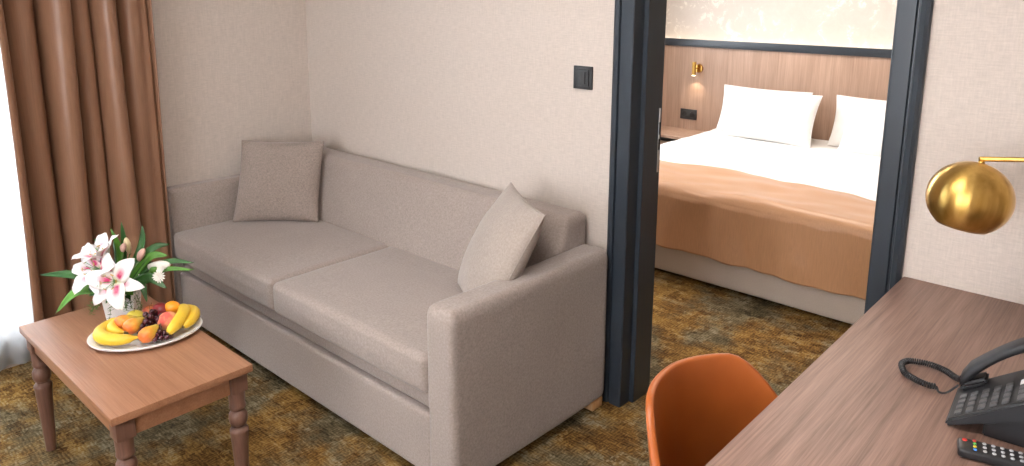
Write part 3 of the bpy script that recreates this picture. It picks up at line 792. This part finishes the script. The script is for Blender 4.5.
lf((-2.575, -1.275, 0.722), (-2.545, -1.265, 0.65), .020, 'leaf2')
lf((-2.490, -1.205, 0.735), (-2.49, -1.215, 0.66), .026, 'leaf')
lf((-2.604, -1.320, 0.690), (-2.565, -1.30, 0.64), .020, 'leaf')
lf((-2.350, -1.105, 0.612), (-2.42, -1.18, 0.612), .022, 'leaf')
lf((-2.345, -1.110, 0.590), (-2.41, -1.19, 0.592), .018, 'leaf2')
lf((-2.360, -1.195, 0.545), (-2.42, -1.23, 0.575), .034, 'leaf')
lf((-2.405, -1.165, 0.640), (-2.45, -1.21, 0.630), .030, 'leaf2')
lf((-2.440, -1.140, 0.665), (-2.46, -1.20, 0.650), .028, 'leaf')
lf((-2.455, -1.175, 0.575), (-2.46, -1.22, 0.60), .036, 'leaf')
lf((-2.560, -1.375, 0.520), (-2.54, -1.34, 0.55), .030, 'leaf')
lf((-2.405, -1.245, 0.500), (-2.43, -1.25, 0.555), .026, 'leaf')
lf((-2.62, -1.255, 0.66), (-2.57, -1.26, 0.63), .026, 'leaf')
fill = random.Random(12)
for k in range(34):
    a_ = fill.uniform(-math.pi, math.pi); e_ = fill.uniform(0.05, 1.1); ln_ = fill.uniform(0.080, 0.125)
    d_ = Vector((math.cos(a_)*math.cos(e_), math.sin(a_)*math.cos(e_), math.sin(e_)))
    if k >= 26:      # a skirt of leaves hanging over the rim of the pot
        a_ = -math.pi*0.95+(k-26)*0.42; d_ = Vector((math.cos(a_), math.sin(a_), -.12)); ln_ = fill.uniform(.075, .10)
    tip_ = base+Vector((0, 0, .01))+d_*ln_
    lf(tip_, base+d_*ln_*0.5+Vector((0, 0, .018)), fill.uniform(.024, .036), 'leaf2' if k % 5 == 0 else 'leaf')
# closed buds
def bud(p, axis, ln, r, mat, name='flower_bud'):
    org = Vector(p)-FC; rot = frame_of(axis); bm = bmesh.new()
    lathe(bm, [(0, 0), (r*.5, ln*.06), (r*.85, ln*.3), (r, ln*.55), (r*.75, ln*.8), (r*.35, ln*.95), (0, ln)], 12, cap=False)
    for v in bm.verts:
        a = math.atan2(v.co.y, v.co.x); k = 1+0.12*math.cos(3*a); v.co.x *= k; v.co.y *= k
        v.co = rot @ v.co+org
    link(name, bm, mat, fl)
    bm = bmesh.new(); tube(bm, [org, org*.5+Vector((0, 0, .05)), (0, 0, .08)], .002, 6); link('stem', bm, M['stem'], fl)
bud((-2.512, -1.245, 0.640), (-0.1, -0.1, 1), 0.058, 0.011, M['bud'])
bud((-2.470, -1.235, 0.622), (0.35, 0.30, .9), 0.050, 0.012, M['pinkbud'])
bud((-2.455, -1.215, 0.600), (0.72, 0.66, .12), 0.080, 0.017, M['petal_w'])
bud((-2.50, -1.27, 0.655), (0.2, 0.1, 1), 0.032, 0.010, M['pinkbud'])
bud((-2.43, -1.215, 0.590), (0.6, 0.2, .4), 0.032, 0.012, M['leaf2'])
# small white chrysanthemum
def mum(p, axis, r):
    org = Vector(p)-FC; rot = frame_of(axis); bm = bmesh.new()
    for ring, (n, ln, el) in enumerate(((14, r, .15), (12, r*.8, .55), (8, r*.5, 1.0))):
        for k in range(n):
            a = 2*math.pi*(k+ring*.5)/n; d = Vector((math.cos(a)*math.cos(el), math.sin(a)*math.cos(el), math.sin(el)))
            s = Vector((-math.sin(a), math.cos(a), 0))*0.0028
            pts = [rot @ q+org for q in (-s*.4, s*.4, d*ln*.7+s, d*ln, d*ln*.7-s)]
            bm.faces.new([bm.verts.new(q) for q in pts])
    o = link('chrysanthemum', bm, M['petal_w'], fl, smooth=False); sheetsolid(o, .0006)
    bm = bmesh.new(); tube(bm, [org, org*.5+Vector((0, 0, .045)), (0, 0, .08)], .0015, 6); link('stem', bm, M['stem'], fl)
mum((-2.392, -1.205, 0.580), (0.6, -0.7, 0.35), 0.024)
mum((-2.400, -1.195, 0.602), (0.6, -0.5, 0.7), 0.014)
# baby's breath and fine needle greenery (uncountable sprays)
rnd = random.Random(5); bm = bmesh.new(); bs = bmesh.new()
for k in range(46):
    a = rnd.uniform(-2.0, 0.9); rr = rnd.uniform(0.035, 0.078)
    p = Vector((rr*math.cos(a), rr*math.sin(a), rnd.uniform(0.085, 0.145)))
    bmesh.ops.create_icosphere(bm, subdivisions=1, radius=rnd.uniform(.0022, .0040), matrix=Matrix.Translation(p))
    tube(bs, [p, p*.55+Vector((0, 0, .035)), (0, 0, .08)], .0005, 4)
o = link('baby_breath', bm, M['petal_w'], fl); o['kind'] = 'stuff'
link('baby_breath_stem', bs, M['stem'], fl)['kind'] = 'stuff'
bm = bmesh.new()
for k in range(20):
    a = rnd.uniform(-2.9, -1.2) if k < 13 else rnd.uniform(-.9, .7)
    d = Vector((math.cos(a), math.sin(a), 0)); ln = rnd.uniform(.07, .10)
    stem_ = catmull([Vector((0, 0, .09)), d*ln*.55+Vector((0, 0, .10)), d*ln+Vector((0, 0, rnd.uniform(.025, .07)))], 8)
    tube(bm, stem_, .0008, 4)
    for p in stem_[5:]:
        for q in range(5):
            e = Vector((rnd.uniform(-1, 1), rnd.uniform(-1, 1), rnd.uniform(-.7, .6)))*.013
            tube(bm, [p, p+e], [.0009, .0004], 3)
o = link('needle_greenery', bm, M['stem'], fl); o['kind'] = 'stuff'

# ================================================================= DESK
DX0, DX1, DY0, DY1, DZ = -0.488, 0.32, -1.62, -0.001, 0.75
dk = empty('desk', (0, -0.8, 0), 'wide brown wood-grain desk against the wall right of the door', 'desk')
DP = [obox('desk_top', DX0, DX1, DY0, DY1, DZ-0.036, DZ, M['deskwood'], bev=.002),
      obox('side_panel', DX0+.03, DX1-.03, -0.06, -0.024, 0, DZ-.036, M['deskwood'], bev=.001),
      obox('side_panel', DX0+.03, DX1-.03, DY0+.02, DY0+.056, 0, DZ-.036, M['deskwood'], bev=.001),
      obox('back_panel', DX1-.055, DX1-.03, DY0+.056, -0.06, 0.30, DZ-.036, M['deskwood'], bev=.001)]
for o in DP:
    o.parent = dk; o.matrix_parent_inverse = Matrix.Translation(-dk.location)

# ---- telephone (u = away from its user, l = to the handset side)
ph = empty('desk_phone', (-0.229, -0.728, DZ), 'black office telephone with handset on the desk', 'telephone', math.radians(4))
M['key_mark'] = plain('pale_key_legend', (0.30, 0.30, 0.31), 0.5)
# local x = away from user (up the keypad), local y = towards the handset
PW, PL_ = 0.150, 0.165
sl = 0.70
def wedge(bm, x0, x1, y0, y1, za0, za1, zb0, zb1, bev=.003):
    """box whose bottom/top heights are za0..za1 at x0 and zb0..zb1 at x1"""
    vs = [bm.verts.new(p) for p in ((x0, y0, za0), (x1, y0, zb0), (x1, y1, zb0), (x0, y1, za0), (x0, y0, za1), (x1, y0, zb1), (x1, y1, zb1), (x0, y1, za1))]
    fs = [bm.faces.new([vs[i] for i in q]) for q in ((0, 3, 2, 1), (4, 5, 6, 7), (0, 1, 5, 4), (1, 2, 6, 5), (2, 3, 7, 6), (3, 0, 4, 7))]
    if bev: bmesh.ops.bevel(bm, geom=list({e for f in fs for e in f.edges}), offset=bev, segments=3, affect='EDGES')
    return bm
def topz(x): return 0.014+sl*x
bm = bmesh.new(); wedge(bm, 0, PL_, 0, PW, 0.0015, topz(0), 0.075, topz(PL_), .004)
link('body', bm, M['black_soft'], ph, autos=40)
bm = bmesh.new(); wedge(bm, 0.055, PL_-.005, 0.012, PW-.012, 0.0, 0.024, 0.0, 0.078, .003)
link('stand', bm, M['black'], ph, autos=40)
for r_ in range(5):
    for c_ in range(4):
        x = 0.010+r_*0.0165; y = 0.012+c_*0.0215
        bm = bmesh.new(); wedge(bm, x, x+.0105, y, y+.0150, topz(x)-.002, topz(x)+.0035, topz(x+.0105)-.002, topz(x+.0105)+.0035, .0012)
        kk = link('key', bm, M['grey_key'] if (r_+c_) % 5 else M['grey_key'], ph, autos=40)
for k in range(4):
    x = 0.096; y = 0.012+k*0.0215
    bm = bmesh.new(); wedge(bm, x, x+.009, y, y+.018, topz(x)-.002, topz(x)+.003, topz(x+.009)-.002, topz(x+.009)+.003, .001)
    link('function_key', bm, M['plasterw'] if k == 3 else M['grey_key'], ph, autos=40)
bm = bmesh.new(); wedge(bm, 0.112, 0.160, 0.010, 0.098, topz(.112)-.004, topz(.112)+.006, topz(.160)-.004, topz(.160)+.010, .003)
sc_ = link('screen', bm, M['black'], ph, autos=40)
bm = bmesh.new(); wedge(bm, 0.118, 0.154, 0.017, 0.091, topz(.118)+.004, topz(.118)+.0080, topz(.154)+.007, topz(.154)+.0112, 0)
link('display', bm, M['grey_key'], sc_, autos=40)
# handset: arched bar with ear and mouth cups
hp = []
for k in range(17):
    t = k/16; x = 0.004+0.175*t; z = topz(x)+0.022+0.034*math.sin(math.pi*t)**0.8
    hp.append((x, z, (0.0120+0.008*abs(2*t-1)**3)*(0.6 if k in (0, 16) else 1)))
def k_end(t): return t < 0.01 or t > 0.99
bm = bmesh.new(); rings = []
for (x, z, hh) in hp:
    t = (x-.004)/.175; wy = (0.0215+0.004*abs(2*t-1)**2)*(0.72 if k_end(t) else 1.0); ring = []
    for q in range(16):
        a = 2*math.pi*q/16; cy, cz = math.cos(a), math.sin(a)
        ring.append(bm.verts.new((x, 0.132+wy*math.copysign(abs(cy)**.6, cy), z+hh*math.copysign(abs(cz)**.7, cz))))
    rings.append(ring)
for a, b in zip(rings, rings[1:]):
    for q in range(16): bm.faces.new((a[q], a[(q+1) % 16], b[(q+1) % 16], b[q]))
bm.faces.new(rings[0][::-1]); bm.faces.new(rings[-1])
hs = link('handset', bm, M['black_soft'], ph, autos=50)
for x in (0.026, 0.152):
    bm = bmesh.new(); wedge(bm, x-.020, x+.020, 0.112, 0.152, topz(x-.02)-.002, topz(x-.02)+.016, topz(x+.02)-.002, topz(x+.02)+.016, .006)
    link('earpiece' if x > .1 else 'mouthpiece', bm, M['black_soft'], hs, autos=50)
# coiled cord lying on the desk (world points -> phone-local)
inv = (Matrix.Translation(ph.location) @ Matrix.Rotation(ph.rotation_euler.z, 4, 'Z')).inverted()
cpts = [(-0.232, -0.585, .786), (-0.242, -0.560, .768), (-0.256, -0.540, .7615), (-0.274, -0.524, .7605), (-0.301, -0.516, .760), (-0.324, -0.520, .760), (-0.340, -0.530, .760), (-0.346, -0.553, .760), (-0.334, -0.584, .760), (-0.322, -0.595, .760), (-0.292, -0.608, .760), (-0.271, -0.605, .760)]
CEND = ((-0.271, -0.605, .7605), (-0.264, -0.612, .7545), (-0.252, -0.606, .756), (-0.236, -0.603, .776))
cp = catmull([inv @ Vector(p) for p in cpts], 30)
bm = bmesh.new(); hel = []; s = 0.0
for i in range(len(cp)-1):
    for k in range(4):
        p = cp[i].lerp(cp[i+1], k/4); d = (cp[i+1]-cp[i]).normalized(); side = d.cross(Vector((0, 0, 1))).normalized()
        hel.append(p+(side*math.cos(s)+Vector((0, 0, 1))*math.sin(s))*0.0048); s += (cp[i+1]-cp[i]).length/4/0.0042*2*math.pi
tube(bm, hel, .0017, 5)
link('coiled_cord', bm, M['black'], ph)
bm = bmesh.new(); tube(bm, catmull([inv @ Vector(p) for p in CEND], 8), .0022, 6)
link('cord_end', bm, M['black'], ph)

# ---- remote control
rm = empty('remote_control', (-0.138, -0.779, DZ), 'black remote control with coloured buttons in front of the phone', 'remote control', math.radians(13))
# local +x runs along its length (away from the near-left end)
soft_r = soft('body', -0.060, 0.115, -0.0215, 0.0215, 0.001, 0.018, (0.007, 0.007, 0.005), M['black'], rm, 12)
M['btn_y'] = plain('yellow_button', (0.75, 0.60, 0.05), 0.4); M['btn_g'] = plain('green_button', (0.10, 0.50, 0.10), 0.4)
M['btn_r'] = plain('red_button', (0.6, 0.04, 0.03), 0.4); M['btn_b'] = plain('blue_button', (0.04, 0.22, 0.62), 0.4); M['btn_w'] = plain('pale_grey_button', (0.42, 0.43, 0.45), 0.4)
def btn(x, y, r, mat):
    bm = bmesh.new(); lathe(bm, [(r, .0165), (r, .0190), (r*.8, .0198), (0, .0199)], 12, (x, y, 0), cap=False); link('button', bm, mat, rm, autos=40)
btn(-0.050, 0.010, .0036, M['btn_r'])
for i, c in enumerate(('btn_r', 'btn_g', 'btn_y', 'btn_b')): btn(-0.036, 0.0135-i*.009, .0028, M[c])
for r_ in range(7):
    for c_ in range(3): btn(-0.022+r_*.0125, 0.012-c_*.012, .0030, M['btn_w'])
bm = bmesh.new(); lathe(bm, [(.011, .0165), (.011, .0188), (.0075, .0188), (.0075, .0170)], 20, (0.080, 0, 0), cap=False); link('navigation_ring', bm, M['btn_w'], rm, autos=40)

# ================================================================= BRASS LAMP
lampc = Vector((-0.309, -0.302, 1.066))
lp = empty('wall_lamp', (0.095, 0, 1.20), 'gold dome lamp hanging from a thin brass arm above the desk', 'lamp')
def lam(o): o.parent = lp; o.matrix_parent_inverse = Matrix.Translation(-lp.location); return o
bm = bmesh.new(); prof = []
Rr = 0.084
for k in range(26):
    a = math.radians(90-(k/25)*142); prof.append((max(0.0, Rr*math.cos(a)), Rr*0.955*math.sin(a)))
prof[0] = (0.0, prof[0][1])
inner = [(max(0, r-.0022) if r > .003 else 0, z-.0022) for r, z in prof[::-1]]
lathe(bm, prof+[(inner[0][0], prof[-1][1])]+inner, 64, cap=False)
dome = link('lamp_shade', bm, M['gold'])
dome.parent = lp; dome.matrix_parent_inverse = Matrix.Translation(-lp.location)
tiltm = Matrix.Translation(lampc) @ Matrix.Rotation(math.radians(9), 4, FW) 
dome.matrix_basis = tiltm
top = lampc+Vector((0.012, 0.011, 0.078))
bm = bmesh.new(); tube(bm, [top+Vector((-.002, -.002, -.006)), top+Vector((0, 0, .002)), top+Vector((0, 0, .006))], [.0065, .0065, .004], 16); lam(link('socket_cap', bm, M['gold']))
ab = top+Vector((0, 0, .005)); aw = Vector((0.095, -0.012, ab.z+.010))
bm = bmesh.new(); tube(bm, [top, ab+Vector((0, 0, .006))], .0034, 12); tube(bm, [ab+Vector((-.004, -.0035, .004)), aw], .0054, 14); lam(link('arm', bm, M['gold']))
bm = bmesh.new(); tube(bm, [Vector((aw.x, -0.0005, aw.z)), Vector((aw.x, -0.016, aw.z))], [.042, .040], 32); lam(link('wall_plate', bm, M['gold'], autos=40))
bm = bmesh.new(); bmesh.ops.create_icosphere(bm, subdivisions=3, radius=0.024, matrix=Matrix.Translation(lampc+Vector((0, 0, .018))))
lam(link('bulb', bm, M['plasterw']))

# ================================================================= ARMCHAIR AT THE DESK
chx, chy = -0.398, -0.985
ch = empty('desk_chair', (chx, chy, 0), 'cognac leather tub chair tucked under the edge of the desk', 'chair', -0.12)
bm = bmesh.new(); NA, NZ = 48, 16; rows = []
for j in range(NZ+1):
    tj = j/NZ; row = []
    for i in range(NA+1):
        ti = i/NA*2-1; th = math.radians(118*ti)
        k = abs(ti)
        rim = 0.811-0.23*smooth01((k-0.28)/0.56)
        z = 0.43+(rim-0.43)*tj
        fl_ = 0.80+0.20*tj**0.7
        ax, ay = 0.225*fl_, (0.225 if ti < 0 else 0.205)*fl_
        x = -ax*math.cos(th)-0.02*tj*(1-k); y = ay*math.sin(th)
        if k > .76: x = x
        row.append(bm.verts.new((x, y, z)))
    rows.append(row)
for a, b in zip(rows, rows[1:]):
    for i in range(NA): bm.faces.new((a[i], a[i+1], b[i+1], b[i]))
shell = link('backrest', bm, M['leather'], ch)
sd = sheetsolid(shell, 0.015); sb = shell.modifiers.new('round', 'BEVEL'); sb.width = 0.006; sb.segments = 3; sb.limit_method = 'ANGLE'; sb.angle_limit = math.radians(50)
def seat_d(t, p):
    r = math.hypot(t.x, t.y); k = max(abs(t.x), abs(t.y)); s = (k/r) if r > 1e-6 else 1
    s = 1+(s-1)*0.62
    return (p.x*s, p.y*s, p.z+0.012*(1-min(1, k*k)) if t.z > 0 else p.z)
soft('seat', -0.205, 0.225, -0.215, 0.215, 0.405, 0.475, 0.028, M['leather'], ch, 18, seat_d)
for sx, sy in ((-1, -1), (-1, 1), (1, -1), (1, 1)):
    bm = bmesh.new(); tube(bm, [(sx*.13, sy*.13, .41), (sx*.215, sy*.205, 0.0)], [.013, .009], 12); link('leg', bm, M['dark_metal'], ch)

# ================================================================= BEDROOM
BX0, BX1, BY0, BY1 = -2.60, -0.80, 1.245, 3.17
bed = empty('bed', ((BX0+BX1)/2, (BY0+BY1)/2, 0), 'upholstered beige double bed seen through the doorway', 'bed')
BP = [soft('bed_base', BX0+.01, BX1-.01, BY0, BY1, 0.018, 0.27, 0.018, M['bedbase'], None, 14),
      soft('mattress', BX0+.01, BX1-.01, BY0+.012, BY1-.01, 0.272, 0.452, 0.05, M['white_linen'], None, 14)]
for x in (BX0+.12, BX1-.12):
    for y in (BY0+.14, BY1-.14): BP.append(obox('foot', x-.03, x+.03, y-.03, y+.03, 0, .020, M['black'], bev=.003))
for o in BP:
    o.parent = bed; o.matrix_parent_inverse = Matrix.Translation(-bed.location)
def over_bed(name, ya, yb, zt, drop_front, hemz, mat, lift, ny=90, nx=110, seed=0, side_hem=0.24, wr=0.006, edge_fn=None):
    """cloth over the bed from yb (head side) to the foot, hanging over foot and both sides; path coordinates"""
    bm = bmesh.new(); g = []
    r = 0.055
    xl, xr = BX0-lift, BX1+lift; yf = BY0-lift
    sidel = zt-side_hem
    for j in range(ny+1):
        row = []
        for i in range(nx+1):
            u = -1+2*i/nx                                    # across
            tot = (xr-xl)+2*sidel; s = u*tot/2
            half = (xr-xl)/2
            def roll(s_, half_):                              # returns offset, drop
                a = abs(s_); k = half_-r
                if a <= k: return s_, 0.0
                q = a-k
                if q < r*math.pi/2: ang = q/r; return math.copysign(k+r*math.sin(ang), s_), r*(1-math.cos(ang))
                return math.copysign(half_, s_), r+(q-r*math.pi/2)
            xo, dz1 = roll(s, half); x = (xl+xr)/2+xo
            v = j/ny; yhead = yb+(edge_fn(x) if edge_fn else 0)
            if drop_front:
                length = (yhead-yf)+(zt-hemz)
                d_ = v*length                                # from head edge towards the foot
                k = (yhead-yf)-r
                if d_ <= k: y, dz2 = yhead-d_, 0.0
                else:
                    q = d_-k
                    if q < r*math.pi/2: ang = q/r; y, dz2 = yhead-k-r*math.sin(ang), r*(1-math.cos(ang))
                    else: y, dz2 = yf, r+(q-r*math.pi/2)
            else:
                y, dz2 = yhead-(yhead-ya)*v, 0.0
            nz_ = noise.noise(Vector((x*2.6+seed, y*4.2, seed)))+.5*noise.noise(Vector((x*7+seed, y*9, 2+seed)))
            z = zt-max(dz1, dz2)
            if max(dz1, dz2) < .02: z += wr*nz_
            if dz2 > .05:                                     # gentle hanging folds in front
                f_ = min(1, (dz2-.05)/.2)
                y -= 0.006+0.013*f_*(math.sin(x*15+1.2*math.sin(x*5+seed))+.4*math.sin(x*37+seed+z*6))+0.010*noise.noise(Vector((x*11, z*5, seed)))
                z += 0.005*f_*math.sin(x*3.3+seed)
            if dz1 > .05:
                f_ = min(1, (dz1-.05)/.2); x += math.copysign(0.010*f_*(1+math.sin(y*15)), u)
            row.append(bm.verts.new((x, y, z)))
        g.append(row)
    for a, b in zip(g, g[1:]):
        for k in range(nx): bm.faces.new((a[k], a[k+1], b[k+1], b[k]))
    o = link(name, bm, mat); return o
dv = over_bed('duvet', 1.50, 3.12, 0.478, False, 0, M['white_linen'], 0.008, seed=3, side_hem=0.30, wr=0.010)
sheetsolid(dv, 0.022)
tag(dv, 'plump white duvet covering the bed below the pillows', 'duvet')
th_ = over_bed('bed_throw', 0, 1.73, 0.508, True, 0.192, M['throw'], 0.026, seed=8, side_hem=0.19, wr=0.016, edge_fn=lambda x: -0.05*(x+1.9)+0.025*math.sin(x*3.1+.4)+.012*math.sin(x*9))
sheetsolid(th_, 0.006)
tag(th_, 'copper-brown satin throw draped over the foot of the bed', 'bed throw')
def bed_pillow(BL, yaw, lean, wd, ht, th, label, seed):
    return place_pillow('bed_pillow', BL, yaw, lean, wd, th, M['white_linen'], label, 'pillow', seed, 'white pillows against the headboard', ht=ht, pinch=0.055, wr=0.022)
bed_pillow((-2.545, 2.96, 0.492), 0.0, 0.28, 0.66, 0.345, 0.13, 'rear white pillow of the left pair, against the headboard', 21)
bed_pillow((-2.425, 2.82, 0.485), -0.05, 0.36, 0.65, 0.365, 0.15, 'front white pillow of the left pair, nearest the duvet', 33)
bed_pillow((-1.725, 2.96, 0.492), 0.0, 0.28, 0.68, 0.345, 0.13, 'rear white pillow of the right pair, against the headboard', 45)
bed_pillow((-1.612, 2.82, 0.485), -0.05, 0.36, 0.67, 0.365, 0.15, 'front white pillow of the right pair, beside the door frame', 57)

# headboard panelling with dark ledge and LED strip behind it
hb = empty('headboard', (-1.7, 3.2, 0), 'wood-grain wall panelling behind the bed with a dark ledge', 'headboard')
HP = [obox('panel', LW+.002, -0.05, 3.195, 3.212, 0.0, 1.085, M['panelwood'], bev=.001),
      obox('ledge', LW+.002, -0.05, 3.180, 3.196, 1.082, 1.140, M['frame'], bev=.003)]
HP.append(obox('led_strip', LW+.02, -0.07, 3.200, 3.212, 1.086, 1.094, M['led']))
for o in HP:
    o.parent = hb; o.matrix_parent_inverse = Matrix.Translation(-hb.location)
hb.children[-1]['label'] = 'glowing warm light strip'
# wall sconce
sn = empty('reading_light', (-2.835, 3.195, 0.915), 'small gold reading light on the headboard left of the pillows', 'reading light')
bm = bmesh.new(); tube(bm, [(0, -.0005, 0), (0, -0.016, 0)], [.034, .032], 28); link('mount', bm, M['gold'], sn, autos=40)
bm = bmesh.new(); tube(bm, [(0, -.016, 0), (-.012, -.045, 0.003)], .007, 12); link('joint', bm, M['gold'], sn)
bm = bmesh.new(); tube(bm, [(-.016, -.055, .052), (-.016, -.055, -.050)], .0155, 20); link('spot_tube', bm, M['gold'], sn, autos=40)
bm = bmesh.new(); tube(bm, [(-.016, -.055, -.0505), (-.016, -.055, -.056)], .013, 20); link('lens', bm, M['sconce_bulb'], sn, autos=40)
spl = bpy.data.lights.new('reading_light_beam', 'SPOT'); spl.energy = 2.0; spl.spot_size = math.radians(110); spl.spot_blend = 0.8; spl.color = (1, .82, .6); spl.shadow_soft_size = 0.012
so_ = bpy.data.objects.new('reading_light_beam', spl); COL.objects.link(so_); so_.parent = sn; so_.location = (-.016, -.055, -.060)
# socket
so = empty('wall_socket', (-2.905, 3.195, 0.541), 'double charcoal wall socket on the panelling above the nightstand', 'wall socket')
obox('plate', -0.072, 0.072, -0.009, -0.0005, -0.041, 0.041, M['switch'], so, bev=.002)
for cx in (-.035, .035):
    bm = bmesh.new(); tube(bm, [(cx, -.009, 0), (cx, -.011, 0)], [.023, .022], 24); k_ = link('outlet', bm, M['black'], so, autos=40)
    for hx in (-.009, .009):
        bm = bmesh.new(); tube(bm, [(cx+hx, -.0108, 0), (cx+hx, -.0116, 0)], .003, 10); link('pin_hole', bm, M['void'], k_)
# nightstand
ns = empty('nightstand', (-2.98, 2.98, 0), 'wooden nightstand in the corner beside the bed', 'nightstand')
NP = [obox('top', -3.34, -2.66, 2.84, 3.193, 0.398, 0.42, M['panelwood'], bev=.002),
      obox('cabinet', -3.30, -2.70, 2.875, 3.19, 0.06, 0.36, M['panelwood'], bev=.002),
      obox('recess', -3.30, -2.70, 2.90, 3.19, 0.36, 0.398, M['frame']),
      obox('plinth', -3.28, -2.72, 2.92, 3.18, 0.0, 0.06, M['frame'])]
for o in NP:
    o.parent = ns; o.matrix_parent_inverse = Matrix.Translation(-ns.location)
# ceiling lamps added out of the frame to carry the two fill lights
for (x, y, lab) in ((-1.15, -1.7, 'unseen round ceiling lamp added to fill the living room with light'), (-1.7, 1.9, 'unseen round ceiling lamp added to fill the bedroom with light')):
    c_ = empty('added_ceiling_lamp', (x, y, CH), lab, 'added ceiling lamp')
    bm = bmesh.new(); lathe(bm, [(0.0, -.001), (.30, -.001), (.30, -.03), (.29, -.035)], 40, cap=False); link('housing', bm, M['plasterw'], c_, autos=40)
    bm = bmesh.new(); lathe(bm, [(.29, -.032), (.27, -.055), (0, -.062)], 40, cap=False); link('diffuser', bm, M['bulb'], c_)
